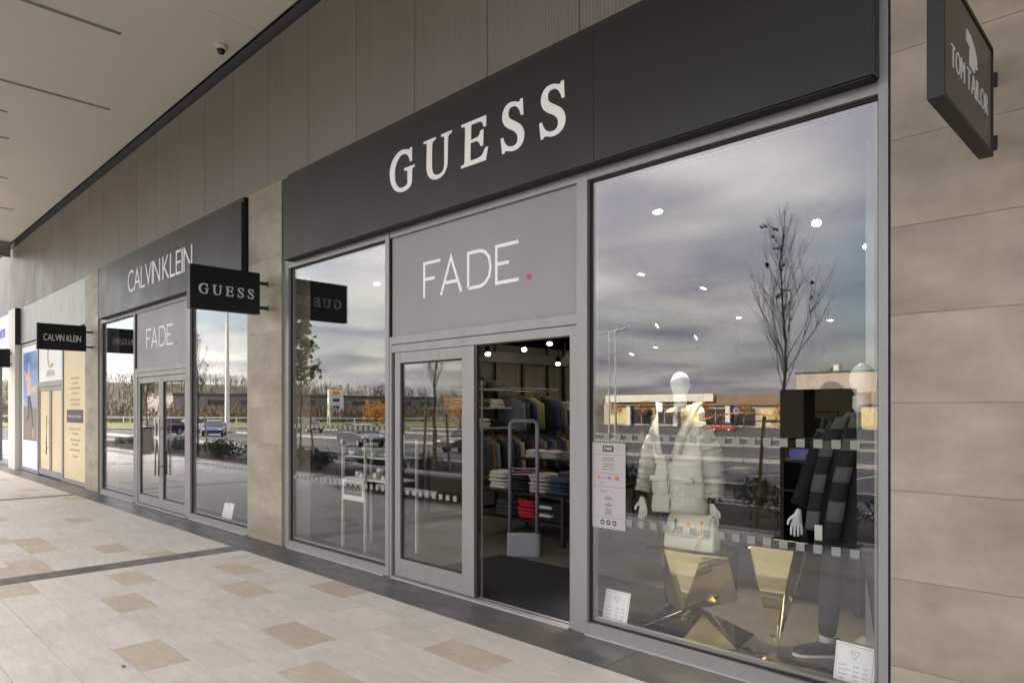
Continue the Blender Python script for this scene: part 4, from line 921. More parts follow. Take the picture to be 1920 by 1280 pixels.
prop('tall inverted mirror gold plinth beside the dark coat', [(-2.27, .66, .70), (-2.22, .60, .70), (-1.92, .62, .70), (-1.86, .70, .70), (-1.95, .95, .70), (-2.2, .95, .70)], [(-2.10, .70, .003), (-2.09, .68, .003), (-2.06, .70, .003), (-2.06, .73, .003), (-2.08, .75, .003), (-2.1, .74, .003)], None, None)
for k, (x, y) in enumerate(((-2.33, .34), (-2.18, .52), (-2.02, .44))):
    gw = thing('gold_ornament', ['flat gold diamond ornament before the handbag plinth', 'flat gold diamond ornament between the plinths', 'flat gold diamond ornament before the tall plinth'][k], 'ornament', (x, y, 0)); m = MB(); m.add([(x-.06, y, .002), (x, y-.04, .002), (x+.06, y, .002), (x, y+.04, .002), (x, y, .02)], [(0, 1, 4), (1, 2, 4), (2, 3, 4), (3, 0, 4), (3, 2, 1, 0)]); obj('diamond', m, 'gold', gw)
hb = thing('handbag', 'cream quilted handbag with gold clasp and tassel', 'bag', (-2.66, .58, .616))
BX, BY, BZ = -2.66, .58, .6165; BR = radians(6)
def bl(x, y, z): return (BX+x*cos(BR)-y*sin(BR), BY+x*sin(BR)+y*cos(BR), BZ+z)
m = MB(); m.loft([[bl(x, y, z) for x, y, _ in ell(0, 0, 0, w/2, d_/2, 28, 7)] for z, w, d_ in ((0, .385, .15), (.015, .40, .165), (.08, .395, .155), (.16, .375, .115), (.225, .355, .07), (.245, .34, .05))]); bb = obj('body', m, 'bag', hb, True)
m = MB(); m.loft([[bl(x*.355/.375+dx, y, z) for dx, y, z in ((0, -.083, .10), (0, -.062, .175), (0, -.04, .235), (0, .0, .256), (0, .038, .24))] for x in (-.172, -.06, .06, .172)], False, closed=False)
fl = obj('flap', m, 'bag', bb, True); so = fl.modifiers.new('thick', 'SOLIDIFY'); so.thickness = .006; so.offset = 1
m = MB(); m.tube([bl(.0, -.058, .185), bl(0, -.068, .186)], .022, 14); obj('clasp', m, 'brass', hb); m = MB(); m.tube([bl(.012*cos(a), -.071, .186+.012*sin(a)) for a in [k*pi/6 for k in range(13)]], .003, 6); obj('clasp_ring', m, 'brass', hb)
for s_ in (-1, 1):
    m = MB(); m.tube([bl(s_*.10, -.05, .205), bl(s_*.10, -.06, .21)], .013, 12); obj('eyelet', m, 'brass', hb); m = MB(); m.tube([bl(s_*.10, -.066, .20), bl(s_*.10+.008, -.078, .16), bl(s_*.10-.01, -.085, .12)], .006, 6); obj('strap', m, 'black' if s_ < 0 else 'brass', hb)
m = MB()
for k in range(9): m.tube([bl(.10+.004*cos(k), -.085, .115), bl(.085+.012*cos(k*2), -.095+.008*sin(k*1.7), .06), bl(.06+.02*cos(k*2.4), -.10+.012*sin(k*2), .012)], .0028, 5)
obj('tassel', m, 'bag', hb); m = MB(); m.tube([bl(.10, -.085, .14), bl(.10, -.085, .108)], .011, 10); obj('tassel_cap', m, 'brass', hb)
m = MB()
for k in range(12): m.tube([bl(-.13+.012*k+.006*cos(a), -.115-.012*(k % 2)+.008*sin(a), .006) for a in [j*pi/4 for j in range(9)]], .002, 5)
obj('chain', m, 'brass', hb)
# ---- price boards, window notice
def board(x, y, label, lean, rows, rz=0.):
    t = thing('price_board', label, 'sign', (x, y, 0), rz=rz)
    def P(u, v, w): return (u-.11, v*sin(lean)-w*cos(lean), .002+v*cos(lean)+w*-sin(lean)*0)
    def rect(name, mt_, u0, u1, v0, v1, w0, w1, par=t): 
        m = MB(); m.prism([(u0, v0), (u1, v0), (u1, v1), (u0, v1)], lambda a, b, c: P(a, b, w0+(w1-w0)*c)); return obj(name, m, mt_, par, world=False)
    sheet_ = rect('sheet', 'paper', 0, .22, 0, .315, 0, .002)
    for u0, u1, v0, v1 in ((.010, .210, .011, .0125), (.010, .210, .3025, .304), (.010, .0115, .013, .302), (.2085, .210, .013, .302)): rect('border', 'print_dark', u0, u1, v0, v1, .0021, .0025, sheet_)
    for a, b in (((.085, .275), (.135, .275)), ((.135, .275), (.11, .23)), ((.11, .23), (.085, .275))):
        m = MB(); m.prism(stroke_poly([a, b], .0022), lambda p, q, c: P(p, q, .0021+.0004*c)); obj('triangle', m, 'print_dark', sheet_, world=False)
    m = MB(); m.prism(stroke_poly([(.104, .266), (.113, .266), (.110, .256), (.110, .25)], .002), lambda p, q, c: P(p, q, .0021+.0004*c)); obj('triangle_mark', m, 'red_print', sheet_, world=False)
    for i, (a, b, c) in enumerate(rows):
        v = .185-i*.025
        for txt, u in ((a, .025), (b, .105), (c, .158)):
            m = MB(); x_ = u
            for ch in txt:
                if ch == ' ': x_ += .004; continue
                VV, FF, w_ = FONT[ch]; k = .0115/CAP*.9; m.add([P(x_+p*k, v+q*k, .0021+(r+.5)*.0004) for p, q, r in VV], FF); x_ += w_*k+.0012
            obj('lettering', m, 'print_dark', sheet_, world=False)
    m = MB(); m.prism([(.07, 0), (.15, 0), (.13, .2), (.09, .2)], lambda a, b, c: (a-.11, .02+b*.2+.10*(1-b/.2)*1+.004*c, .002+b)); obj('easel', m, 'perspex', t, world=False)
    return t
ROWS = [('SVETR', '2290,-', '990,-'), ('KALHOTY', '2690,-', '1290,-'), ('BUNDA', '5190,-', '1990,-'), ('OBUV', '2790,-', '1290,-'), ('SALA', '1290,-', '590,-')]
load_glyphs([c for c in set(''.join(''.join(r) for r in ROWS)) if c not in FONT])
board(-3.04, .115, 'white price board with a triangle emblem behind the notice glass', radians(14), ROWS+[('KABELKA', '3690,-', '1990,-')])
board(-1.385, .12, 'white price board with a triangle emblem beside the dark trouser leg', radians(12), ROWS, radians(-4))
board(-9.84, .13, 'white price board behind the glass of the double door shop', radians(14), ROWS, radians(14))
nb_ = thing('window_notice', 'tall grey opening hours notice stuck to the display window', 'notice', (-3.02, .043, 1.1))
part('film', 'film_grey', nb_, (-3.17, -2.873, .0425, .0440, .788, 1.408))
NY0 = .0424
part('logo_box', 'print_dark', nb_, (-3.074, -2.975, NY0-.0008, NY0, 1.343, 1.388)); word('FADE', (-3.058, NY0-.0009, 1.357), (1, 0, 0), (0, 0, 1), (0, -1, 0), .018, .066, .0005, 'paper', nb_, False, name='lettering')
for z in (1.322, 1.185, 1.09, .868): part('rule', 'print_dark', nb_, (-3.15, -2.895, NY0-.0006, NY0, z-.001, z+.001))
word('SPORT', (-3.09, NY0-.0002, 1.052), (1, 0, 0), (0, 0, 1), (0, -1, 0), .012, .055, .0005, 'print_dark', nb_, False, name='lettering'); word('10:00 - 20:00', (-3.075, NY0-.0002, 1.212), (1, 0, 0), (0, 0, 1), (0, -1, 0), .012, .105, .0005, 'print_dark', nb_, False, name='lettering')
for z, w in ((1.298, .10), (1.281, .11), (1.256, .09), (1.238, .095), (1.022, .03), (1.011, .07), (1.0, .06), (.972, .02), (.962, .075), (.952, .05), (.93, .055), (.918, .04), (.906, .06), (.892, .07)): part('print_line', 'print_dark', nb_, (-3.022-w/2, -3.022+w/2, NY0-.0006, NY0, z-.0022, z+.0022))
for u, mt_ in ((-3.125, 'orange_print'), (-3.108, 'red_print'), (-3.02, 'red_print'), (-3.005, 'blue_print')):
    m = MB(); m.prism([(u+.011*cos(a), 1.155+.011*sin(a)) for a in [k*pi/6 for k in range(12)]], lambda a, b, w: (a, NY0-.0003-.0004*w-(.0002 if mt_ in ('red_print',) else 0), b)); obj('card_mark', m, mt_, nb_)
part('card_mark', 'red_print', nb_, (-2.965, -2.928, NY0-.0008, NY0, 1.142, 1.168)); word('VISA', (-3.083, NY0-.0002, 1.147), (1, 0, 0), (0, 0, 1), (0, -1, 0), .014, .042, .0005, 'blue_print', nb_, False, name='lettering')
word('Pay', (-3.095, NY0-.0002, 1.115), (1, 0, 0), (0, 0, 1), (0, -1, 0), .012, .03, .0005, 'print_dark', nb_, False, name='lettering'); word('Pay', (-3.03, NY0-.0002, 1.113), (1, 0, 0), (0, 0, 1), (0, -1, 0), .012, .035, .0005, 'letter_grey', nb_, False, name='lettering')
for u in (-3.075, -3.022, -2.968):
    m = MB(); m.prism([(u+.019*cos(a), .832+.019*sin(a)) for a in [k*pi/8 for k in range(16)]], lambda a, b, w: (a, NY0-.0003-.0004*w, b)); r_ = obj('round_mark', m, 'print_dark', nb_)
    m = MB(); m.prism(stroke_poly([(u-.009, .824), (u, .836), (u+.009, .828)], .003), lambda a, b, w: (a, NY0-.0008-.0003*w, b)); obj('mark', m, 'paper', r_)
# ---- black cabinet behind the coat, slim post
bc = thing('display_cabinet', 'black open shelf cabinet behind the dark coat', 'cabinet', (-2.2, 1.95, 0))
part('side', 'black', bc, (-2.55, -2.51, 1.841, 2.2, 0, 1.40)); part('side', 'black', bc, (-1.94, -1.90, 1.841, 2.2, 0, 1.40)); part('back', 'black', bc, (-2.509, -1.941, 2.17, 2.2, 0, 1.40))
for z in (1.20, .95, .5): part('shelf', 'black', bc, (-2.509, -1.941, 1.841, 2.169, z, z+.02))
for k in range(2):
    b_ = thing('storage_box', ['timber cubby with violet cartons on the black cabinet', 'second timber cubby on the black cabinet'][k], 'box', (-2.4+k*.27, 1.98, 1.22)); x = -2.4+k*.27
    part('side', 'timber', b_, (x-.12, x-.108, 1.86, 2.1, 1.222, 1.38)); part('side', 'timber', b_, (x+.108, x+.12, 1.86, 2.1, 1.222, 1.38)); part('base', 'timber', b_, (x-.107, x+.107, 1.86, 2.1, 1.222, 1.234)); part('carton', 'purple', b_, (x-.09, x+.08, 1.9, 2.05, 1.235, 1.31))
for k in range(3): handbag(-2.4+k*.2, 2.0, .522, .16, .14, ['dark small handbag at the cabinet side', 'dark small handbag in the cabinet middle', 'dark small handbag at the cabinet far end'][k])
pt = thing('display_post', 'slim pale post beside the dark coat mannequin', 'post', (-1.62, 1.25, 0)); part('shaft', 'alu_light', pt, (-1.66, -1.60, 1.22, 1.28, .013, 3.55)); part('foot', 'alu_light', pt, (-1.72, -1.54, 1.16, 1.34, 0, .012))
# ---- left window: accessory stand
st = thing('display_stand', 'white two tier accessory stand with a dark name plate', 'display stand', (-6.85, .62, 0))
SX0, SX1, SY0, SY1 = -7.30, -6.38, .46, .86
for x in (SX0, -6.82, SX1):
    for y in (SY0, SY1): part('leg', 'stand', st, (x, x+.028, y, y+.028, 0, 1.30))
for z, nme in ((.845, 'shelf'), (1.105, 'shelf')): part(nme, 'white' if z < 1 else 'perspex', st, (SX0+.029, SX1-.001, SY0+.03, SY1-.002, z-.02, z))
pf = part('plate_frame', 'white', st, (SX0+.03, -6.823, SY0, SY0+.02, .58, .824)); pd = part('plate', 'print_dark', pf, (SX0+.065, -6.86, SY0-.002, SY0-.0005, .64, .775))
guess((SX0+.115, SY0-.0022, .672), (1, 0, 0), (0, 0, 1), (0, -1, 0), .145, .001, 'letter_grey', pd, per_letter=False)
acc = [('watch_box', 'box'), ('bracelet_cuff', 'jewellery')]
for i in range(11):
    x = -7.22+i*.075; z = .846 if i % 2 else 1.106; c = ('white', 'perspex', 'steel', 'purple', 'brass')[i % 5]; y = .55+.05*(i % 3)
    if i % 3:
        t = thing('gift_box', ['small pale gift box on the accessory stand', 'small open gift box on the accessory stand', 'flat gift box on the accessory stand', 'upright gift box on the accessory stand', 'metallic gift box on the accessory stand', 'violet gift box on the accessory stand', 'tiny gift box on the accessory stand', 'gift box at the end of the accessory stand'][[0, 0, 1, 0, 2, 3, 0, 4, 5, 0, 6][i]], 'box', (x, y, z)); h = .03+.03*(i % 4)
        part('base', c, t, (x-.03, x+.03, y-.025, y+.025, z, z+h*.7)); part('lid', 'white', t, (x-.032, x+.032, y-.027, y+.027, z+h*.7+.0005, z+h))
    else:
        t = thing('bracelet', ['silver bracelet on a cushion on the accessory stand', 'gold bracelet on a cushion on the accessory stand'][(i//3) % 2], 'jewellery', (x, y, z), 'bracelets on the accessory stand')
        m = MB(); m.loft([ell(x, y, z+.05*k_, .035*(1-.2*k_), .03, 14, 3) for k_ in (0, .5, 1)]); obj('cushion', m, 'white', t, True); m = MB(); m.tube([(x, y+.034*cos(a), z+.05+.03*sin(a)) for a in [k*pi/8 for k in range(17)]], .006, 6); obj('ring', m, 'steel' if (i//3) % 2 == 0 else 'brass', t, True)
sp = thing('signage_stand', 'small white counter sign at the end of the accessory stand', 'sign', (-6.5, .76, 1.107)); part('panel', 'white', sp, (-6.58, -6.44, .75, .76, 1.12, 1.36)); part('print', 'blue_print', sp, (-6.57, -6.45, .748, .7495, 1.15, 1.25)); part('foot', 'white', sp, (-6.57, -6.45, .72, .79, 1.107, 1.119))
# ---- inside the double door shop: a light wire rack
for k, x in enumerate((-10.2, -9.4)):
    w_ = thing('wire_easel', ['white wire display easel by the double doors', 'white wire display easel near the stone pier'][k], 'easel', (x, .9, 0))
    for a, b in (((x-.25, .8, 0), (x-.08, .95, 1.05)), ((x+.25, .8, 0), (x+.08, .95, 1.05)), ((x, 1.3, 0), (x, .95, 1.05))): m = MB(); m.tube([a, b], .008, 6); obj('leg', m, 'white', w_)
    m = MB(); m.tube([(x-.2, .85, .42), (x+.2, .85, .42)], .008, 6); obj('crossbar', m, 'white', w_)
cd = thing('clothes_rail', 'long clothes rail inside the double door shop', 'rack', (-12, 5, 0))
for s_ in (-13.8, -10.2): part('post', 'black', cd, (s_-.015, s_+.015, 4.985, 5.015, 0, 1.6))
m = MB(); m.tube([(-13.8, 5, 1.6), (-10.2, 5, 1.6)], .014, 8); obj('rail', m, 'black', cd)
for k in range(16): hang(5.0, 1.6, ('black', 'charcoal', 'grey', 'cream')[k % 4], radians(90+rt.uniform(-15, 15)), 'inside the double door shop', k, -13.6+k*.21)

# ================================================================== ACROSS THE WALKWAY (what the windows mirror)
def leafy(m, c, rad, n, size, rnd, flat_=1.):
    for _ in range(n):
        while True:
            p = Vector((rnd.uniform(-1, 1), rnd.uniform(-1, 1), rnd.uniform(-1, 1)))
            if .25 < p.length < 1: break
        p = Vector(c)+Vector((p.x*rad[0], p.y*rad[1], p.z*rad[2])); a = Vector((rnd.gauss(0, 1), rnd.gauss(0, 1), rnd.gauss(0, flat_))).normalized(); b = a.cross(Vector((rnd.gauss(0, 1), rnd.gauss(0, 1), rnd.gauss(0, 1)))).normalized(); s_ = size*rnd.uniform(.6, 1.3)
        m.add([p-a*s_, p+b*s_*.45, p+a*s_, p-b*s_*.45], [(0, 1, 2, 3)])
def young_tree(h, z0, spread, leaf, nleaf, seed, lsize=.05):
    rnd = random.Random(seed); tr = MB(); cr_ = MB(); tips = []
    def br(p, d, l, r, dep):
        pts = [Vector(p)]; rr = [r]; n = 5; dd = Vector(d)
        for k in range(n):
            dd = (dd+Vector((rnd.gauss(0, .07), rnd.gauss(0, .07), .10 if dep else .0))).normalized(); pts.append(pts[-1]+dd*l/n); rr.append(r*(1-(k+1)/n*.75))
        tr.tube(pts, rr, 5 if dep else 8, cap=False); tips.append((pts[-1], dep)); tips.append((pts[-2], dep))
        if dep < 3:
            for k in range((0, 4, 3)[dep] if dep else 0):
                q = rnd.uniform(.25, .9); i = int(q*n); b = pts[i]; a = rnd.uniform(0, 2*pi); d2 = (dd*.9+Vector((cos(a), sin(a), .25))*.55).normalized(); br(b, d2, l*rnd.uniform(.35, .6), r*.5, dep+1)
        return pts
    pts = [Vector((0, 0, 0))]; rr = [.038]
    for k in range(12): pts.append(Vector((rnd.gauss(0, .012)*k**.5, rnd.gauss(0, .012)*k**.5, h*(k+1)/12))); rr.append(.038*(1-(k+1)/12*.9))
    tr.tube(pts, rr, 8)
    for k in range(34):
        z = z0+(h-z0)*.9*(k/34)**1.1; i = min(11, int(z/h*12)); p = pts[i].lerp(pts[i+1], z/h*12-i); a = k*2.4+rnd.uniform(-.3, .3); out = rnd.uniform(.3, .75); l = (h-z0)*.42*(1-.72*k/34)*spread
        br(p, Vector((cos(a)*out, sin(a)*out, 1.)).normalized(), l, .0075*(1-.5*k/34), 1)
    for _ in range(nleaf):
        p, dep = rnd.choice(tips); leafy(cr_, p+Vector((rnd.gauss(0, .05), rnd.gauss(0, .05), rnd.gauss(0, .05))), (.06, .06, .04), 5, lsize, rnd)
    return tr.mesh('trunk', ['bark']), cr_.mesh('crown', [leaf]) if nleaf else None
def plant_tree(name, label, cat, loc, meshes, group=None, rz=0., sc_=1.):
    t = thing(name, label, cat, loc, group, rz); t.scale = (sc_,)*3
    for nm, me in zip(('trunk', 'crown'), meshes):
        if me: o = bpy.data.objects.new(nm, me); COL.objects.link(o); o.parent = t
    return t
bare = young_tree(4.5, 1.9, 1.3, 'leaf_few', 12, 3, .035); half = young_tree(4.3, 1.7, 1.0, 'leaf_green', 420, 8, .06); half2 = young_tree(4.2, 1.7, 1.05, 'leaf_green', 260, 12)
TX = [(-4.15, bare, 'nearly bare young tree in the bed opposite the display window'), (-11.9, bare, 'nearly bare young tree in the bed opposite the sliding door'), (-17.9, half, 'young leafy tree in the bed opposite the accessory window'), (-25.3, bare, 'bare young tree in the bed opposite the double doors'), (-30.6, half2, 'young green tree in the bed beyond the double doors')]
for i, (x, me, lab) in enumerate(TX):
    y = -5.55; z = -.03; plant_tree('young_tree', lab, 'tree', (x, y, z), me, rz=i*1.3)
    s_ = thing('tree_stake', ['stake frame around the tree opposite the display window', 'stake frame around the tree opposite the sliding door', 'stake frame around the tree opposite the accessory window', 'stake frame around the tree opposite the double doors', 'stake frame around the green tree beyond the doors'][i], 'stake', (x, y, z), 'timber stakes around the young trees')
    for a in range(3):
        an = a*2.094+.5+i*.3; m = MB(); m.tube([(x+.36*cos(an), y+.36*sin(an), z-.02), (x+.26*cos(an), y+.26*sin(an), 1.55)], .028, 7); obj('post', m, 'stake', s_); a2 = an+2.094
        m = MB(); m.tube([(x+.26*cos(an), y+.26*sin(an), 1.48), (x+.26*cos(a2), y+.26*sin(a2), 1.48)], .014, 5); obj('crossbar', m, 'stake', s_)
rs_ = random.Random(21); SHR = []
for k in range(3):
    m = MB()
    for q in range(5): leafy(m, (rs_.uniform(-.25, .25), rs_.uniform(-.2, .2), .20+rs_.uniform(-.05, .12)), (.28, .26, .2), 130, .035, rs_)
    SHR.append(m.mesh('foliage', ['leaf_dark']))
for i in range(46):
    x = 1.5-i*.82+rs_.uniform(-.2, .2); t = thing('shrub', 'low dark evergreen shrub in the bed along the walkway', 'shrub', (x, -6.1+rs_.uniform(-.7, .55), -.03), 'low shrubs in the planting bed', rs_.uniform(0, 6)); t.scale = (rs_.uniform(.8, 1.35),)*3
    o = bpy.data.objects.new('foliage', SHR[i % 3]); COL.objects.link(o); o.parent = t
bn = thing('bench', 'long rounded brown stone bench on the walkway', 'bench', (-11.2, -4.2, 0)); m = MB()
m.loft([[(x, -4.15+.30*e*math.copysign(abs(cos(a))**.7, cos(a)), .30+.17*e*math.copysign(abs(sin(a))**.7, sin(a))) for a in [k*pi/10 for k in range(20)]] for x, e in ((-13.3, .55), (-13.22, .85), (-13.05, 1), (-9.2, 1), (-9.03, .85), (-8.95, .55))]); obj('seat', m, 'bench', bn, True)
for x in (-12.7, -9.6): part('plinth', 'black', bn, (x-.35, x+.35, -4.3, -4.0, .005, .15))
bl_ = thing('litter_bin', 'grey metal litter bin at the walkway edge', 'bin', (-27.6, -4.5, 0)); part('body', 'bldg_grey', bl_, (-27.85, -27.35, -4.7, -4.35, .005, .95)); part('lid', 'black', bl_, (-27.87, -27.33, -4.72, -4.33, .951, 1.0))

# ---- cars
def car_meshes(kind):
    if kind == 'hatch': prof = [(-2.0, .35), (-2.05, .62), (-1.98, .95), (-1.2, 1.0), (.75, .98), (1.75, .78), (2.0, .62), (2.02, .35)]; cab = [(-1.92, .96), (-1.62, 1.40), (-1.2, 1.50), (-.1, 1.50), (.35, 1.40), (1.05, .95)]
    else: prof = [(-2.15, .35), (-2.2, .62), (-2.1, .95), (-1.2, .98), (.75, .98), (1.9, .80), (2.2, .62), (2.2, .35)]; cab = [(-1.95, .95), (-1.15, 1.38), (-.8, 1.45), (0., 1.46), (.35, 1.40), (1.15, .95)]
    b = MB(); R = []
    for y, k in ((-.86, .90), (-.82, 1), (-.4, 1.02), (.4, 1.02), (.82, 1), (.86, .90)): R.append([(x*(.985 if abs(y) > .8 else 1), y, .42+(z-.42)*k) for x, z in prof])
    b.loft(R)
    g = MB(); g.loft([[(x, y*(1-.22*(z-.95)/.55), z) for x, z in cab] for y in (-.80, -.3, .3, .80)])
    r = MB(); top = [p for p in cab if p[1] > 1.37]; r.loft([[(x, y*.785, z+.012) for x, z in top]+[(x, y*.785, z-.03) for x, z in reversed(top)] for y in (-.80, -.3, .3, .80)])
    pl = MB()
    for s_ in (-1, 1):
        for i in (0, len(cab)-2):
            (xa, za), (xb, zb) = cab[i], cab[i+1]
            pl.tube([(xa, s_*.805, za), (xb, s_*.80*(1-.22*(zb-.95)/.55), zb)], .035, 6)
        pl.tube([(-.35, s_*.81, .95), (-.38, s_*.80*(1-.22), 1.48)], .035, 6)
    return b, g, r, pl
wh = MB(); wh.tube([(0, -.10, 0), (0, -.085, 0), (0, .085, 0), (0, .10, 0)], [.27, .31, .31, .27], 20); WH = wh.mesh('tyre', ['tyre'], False); ri = MB(); ri.tube([(0, -.105, 0), (0, .105, 0)], .19, 14); RI = ri.mesh('rim', ['rim'])
def car(kind, paint_, loc, rz, label):
    t = thing('parked_car', label, 'car', loc, 'cars on the car park', rz); b, g, r, p_ = car_meshes(kind)
    bo = obj('body', b, paint_, t, world=False, bevel=.04); obj('window_glass', g, 'car_glass', t, world=False); obj('roof', r, paint_, t, world=False); obj('pillar', p_, paint_, t, world=False)
    for x in (-1.28, 1.3):
        for y in (-.78, .78):
            w_ = bpy.data.objects.new('wheel', WH); COL.objects.link(w_); w_.parent = t; w_.location = (x, y, .31); q = bpy.data.objects.new('rim', RI); COL.objects.link(q); q.parent = w_
    for y in (-.62, .62):
        obj('headlight', MB().box(1.86, 2.01, y-.18, y+.18, .62, .74), 'car_lamp', t, world=False, bevel=.03); obj('tail_light', MB().box(-2.07, -1.98, y-.16, y+.16, .70, .92), 'tail', t, world=False, bevel=.02)
    obj('bumper', MB().box(1.95, 2.06, -.78, .78, .36, .52), 'black', t, world=False, bevel=.03)
    return t
def gr(x, y): return (x, y, gz(y)-.05)
car('hatch', 'car_grey', gr(-39.6, -21.6), radians(8), 'dark grey hatchback parked side on in the near bays'); car('hatch', 'car_blue', gr(-63.5, -21.6), radians(28), 'blue hatchback parked in the bays beside a black car'); car('saloon', 'car_black', gr(-66.5, -18.0), radians(70), 'black car parked beside the blue hatchback')
car('saloon', 'car_red', gr(-53.5, -98), radians(4), 'red saloon in front of the retail park opposite'); car('saloon', 'car_red', gr(-42, -104), radians(180), 'red hatchback further along the retail park'); car('hatch', 'car_white', gr(-76, -24), radians(85), 'white and red van like hatchback at the far bays'); car('saloon', 'car_white', gr(-22, -108), radians(175), 'white saloon near the retail park'); car('hatch', 'car_black', gr(-30, -23), radians(95), 'black hatchback in the near bays'); car('saloon', 'car_grey', gr(-72.5, -36), radians(5), 'grey saloon on the car park lane')
# ---- masts
def mast(x, y, h, label, arms=3, r=.14):
    z = gz(y)-.05; t = thing('lamp_post', label, 'lamp post', (x, y, z), 'tall car park lamp posts'); m = MB(); m.tube([(x, y, z), (x, y, z+h)], [r, r*.55], 10); obj('pole', m, 'mast', t)
    for k in range(arms):
        a = k*2*pi/arms+.4; m = MB(); m.tube([(x, y, z+h-.05), (x+1.3*cos(a), y+1.3*sin(a), z+h+.05)], .05, 6); obj('arm', m, 'mast', t); m = MB(); m.loft([ell(x+1.6*cos(a), y+1.6*sin(a), z+h+dz, .42*e, .18*e, 10, 3, a) for dz, e in ((-.02, .9), (.06, 1), (.12, .6))]); obj('lamp_head', m, 'mast', t)
    part('base_plate', 'mast', t, (x-.3, x+.3, y-.3, y+.3, z, z+.1))
mast(-83, -31, 17, 'tall sunlit lamp mast opposite the double doors', 3, .30); m_ = [(-39.9, -49.4), (-38.9, -49.0)]
for x, y in m_: mast(x, y, 10.2, 'slim lamp post of the twin pair opposite the display window', 2, .09)
mast(-88, -38, 8, 'short lamp post on the verge beyond the bays', 2, .1); mast(-120, -20, 11, 'lamp post far along the grass verge', 2, .12); mast(-112, -62, 9, 'lamp post by the totem on the grass', 2, .12)
# ---- guard rail on the verge
fr = thing('guard_rail', 'long white guard rail across the grass verge', 'fence', (-140, -60, gz(-60)))
for k in range(18):
    y = -8-k*7; z = gz(y); part('post', 'mast', fr, (-140.06, -139.94, y-.06, y+.06, z, z+1.25)); m = MB()
    for zz in (1.05, 1.25): m.tube([(-140, y, z+zz), (-140, y-6.99, gz(y-7)+zz)], .07, 5)
    obj('rail', m, 'mast', fr)
to = thing('totem_sign', 'white stacked advertising totem on the grass', 'sign', (-160, -92, gz(-92))); z0 = gz(-92)
for k in range(4): part('panel', 'bldg_white', to, (-160.3, -159.7, -94.2, -89.8, z0+1.2+k*1.85, z0+2.95+k*1.85)); part('print', ('red_print', 'sign_blue', 'print_dark', 'orange_print')[k], to, (-159.69, -159.66, -93, -91, z0+1.6+k*1.85, z0+2.5+k*1.85))
part('post', 'bldg_grey', to, (-160.2, -159.8, -93.5, -90.5, z0, z0+1.19))
# ---- buildings
def shed(name, label, x0, x1, y0, y1, h, wall, nwin=0):
    z = gz((y0+y1)/2)-.3; t = thing(name, label, 'building', ((x0+x1)/2, (y0+y1)/2, z)); part('wall', wall, t, (x0, x1, y0, y1, z, z+h)); part('roof', 'roofing', t, (x0-.3, x1+.3, y0-.3, y1+.3, z+h+.01, z+h+.5)); return t, z
t, z = shed('warehouse', 'long grey brown warehouse beyond the grass verge', -210, -190, -150, -62, 7.6, 'bldg_grey')
for k in range(9): part('window', 'bldg_glass', t, (-189.99, -189.9, -148+k*9, -143+k*9, z+5.0, z+6.4)); part('loading_door', 'bldg_brown', t, (-189.99, -189.9, -147+k*9, -144+k*9, z, z+4))
t, z = shed('retail_block', 'low retail block with a white fascia across the car park', -100, -12, -150, -128, 5.6, 'bldg_beige')
part('fascia', 'bldg_white', t, (-98.5, -71, -128+.02, -126.6, z+5.55, z+7.15)); part('fascia', 'bldg_brown', t, (-70.9, -30, -128+.02, -127.2, z+4.9, z+6.9)); part('fascia', 'bldg_white', t, (-29.9, -12, -128+.02, -127.2, z+4.9, z+6.6)); part('soffit', 'bldg_grey', t, (-98.4, -12.2, -127.9, -127.0, z+4.7, z+4.88))
for k in range(14):
    x = -98+k*6.1; w_ = part('window', 'bldg_glass' if k % 3 else 'poster_yellow', t, (x, x+4.9, -127.99, -127.9, z+.7, z+4.0)); part('mullion', 'bldg_white', w_, (x+2.4, x+2.5, -127.89, -127.85, z+.7, z+4.0))
    if k % 2 == 0: part('pier', 'bldg_white', t, (x+5.0, x+6.0, -127.99, -127.2, z, z+4.6))
for x in (-88, -66, -45, -24):
    m = MB(); m.tube([(x, -127.1, z+3.6), (x, -126.9, z+3.6)], .85, 20); s_ = obj('round_sign', m, 'sign_blue', t); m = MB(); m.tube([(x+.42*cos(a), -126.86, z+3.6+.42*sin(a)) for a in [k*pi/8 for k in range(14)]], .11, 6); obj('mark', m, 'bldg_white', s_)
m = MB(); m.tube([(-74+k, -124, z+1.2+2.0*sin(pi*k/22)) for k in range(23)], .16, 6); tag(obj('playground_arch', m, 'orange_print'), 'long low orange red arch in front of the retail block', 'arch')
t, z = shed('market_hall', 'tall beige hall with a dark arched opening behind the retail block', -84, -20, -235, -200, 14.3, 'bldg_beige')
m = MB(); m.prism([(-77.5, 0), (-70.5, 0), (-70.5, 8.4)]+[(-74+3.5*cos(a), 8.4+3.5*sin(a)) for a in [k*pi/12 for k in range(13)]]+[(-77.5, 8.4)], lambda a, b, w: (a, -199.98+.15*w, z+b)); obj('arch', m, 'bldg_grey', t)
for k in range(3): part('window', 'bldg_glass', t, (-62+k*14, -52+k*14, -199.98, -199.8, z+9.0, z+11.2))
part('roof_unit', 'bldg_grey', t, (-80, -77, -210, -207, z+14.9, z+16.2)); part('roof_unit', 'bldg_white', t, (-76, -74.5, -210, -207, z+14.9, z+17.0))
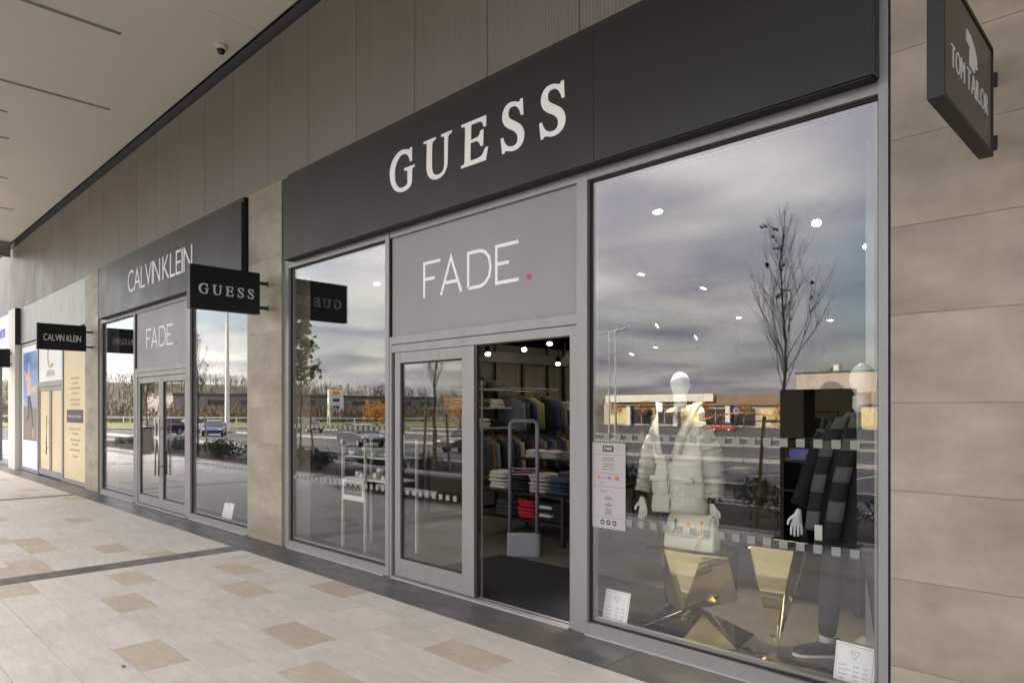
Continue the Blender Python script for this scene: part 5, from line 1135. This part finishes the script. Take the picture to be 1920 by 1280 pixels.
# ---- autumn trees by the retail block and the bays
def round_tree(h, leaf, seed, n=1400, size=.22):
    rnd = random.Random(seed); tr = MB(); c = MB(); tr.tube([(0, 0, 0), (.05, 0, h*.35), (0, .05, h*.7)], [h*.025, h*.018, h*.006], 7)
    for k in range(10):
        a = k*2.4; p = Vector((0, 0, h*(.35+.04*k))); q = p+Vector((cos(a), sin(a), .7))*h*.2; tr.tube([p, q], [h*.008, h*.003], 5); leafy(c, q+Vector((0, 0, h*.05)), (h*.16, h*.16, h*.12), n//10, size, rnd)
    return tr.mesh('trunk', ['bark']), c.mesh('crown', [leaf])
AT = [round_tree(4.6, 'leaf_orange', 4, 520, .16), round_tree(4.4, 'leaf_orange', 9, 420, .16)]
for i, (x, y, lab) in enumerate(((-45.5, -26.8, 'orange autumn tree at the end of the near bays'), (-92, -122, 'orange autumn tree before the white fascia'), (-84, -121, 'orange autumn tree left of the blue round sign'), (-78, -122, 'orange autumn tree before the glazed retail bays'), (-70, -121, 'orange autumn tree where the white fascia ends'), (-62, -122, 'orange autumn tree before the brown fascia'), (-54, -121, 'orange autumn tree beside the blue round sign'), (-37.5, -28.5, 'orange autumn tree near the dark grey hatchback'))): plant_tree('autumn_tree', lab, 'tree', gr(x, y), AT[i % 2], 'autumn trees on the car park', i*.9, (.72 if y > -40 else 1.0)+.1*(i % 3))
# ---- the far wood: nobody could count it
rw = random.Random(77); m = MB()
for _ in range(2050):
    x = -238-rw.random()**1.3*190 if _ < 1700 else -148-rw.random()*36; y = rw.uniform(-420, 200) if _ < 1700 else rw.uniform(-125, -12); fall = max(0., min(1., (y+560)/420)); zz = -2.3+17*fall*max(0, min(1, (-230-x)/150)); h = rw.uniform(5, 9)
    h *= 1 if _ < 1700 else .62
    m.tube([(x, y, zz), (x, y, zz+h*.8)], [.16, .04], 3, cap=False)
    for k in range(15):
        c = Vector((x+rw.gauss(0, .9), y+rw.gauss(0, .9), zz+h*rw.uniform(.35, 1.0))); a = Vector((rw.gauss(0, .5), rw.gauss(0, .5), 1)).normalized(); b = a.cross(Vector((rw.gauss(0, 1), rw.gauss(0, 1), 0))).normalized(); s_ = rw.uniform(.5, 1.3)
        m.add([c-a*s_, c+b*s_*.13, c+a*s_, c-b*s_*.13], [(0, 1, 2, 3)])
tag(obj('woodland', m, 'wood_far'), 'bare brown wood covering the distant hillside', 'wood', kind='stuff')
# a dry leaf on the paving
lf = MB(); lf.add([(-4.92, -2.60, .002), (-4.90, -2.615, .010), (-4.865, -2.61, .004), (-4.885, -2.59, .012)], [(0, 1, 3), (1, 2, 3)]); tag(obj('fallen_leaf', lf, 'bark'), 'single dry brown leaf lying on the pale paving', 'leaf')

# ---- dark information totem at the walkway edge, mirrored in the display window
tm_ = thing('information_totem', 'dark slab information totem at the outer walkway edge', 'totem', (-3.35, -4.7, 0))
obj('slab', MB().box(-3.80, -2.92, -4.78, -4.62, .03, 1.90), 'shop_dark', tm_, bevel=.006); part('base', 'black', tm_, (-3.86, -2.86, -4.79, -4.55, .004, .03))
part('screen', 'tt_face', tm_, (-3.74, -2.98, -4.6195, -4.615, .85, 1.82))
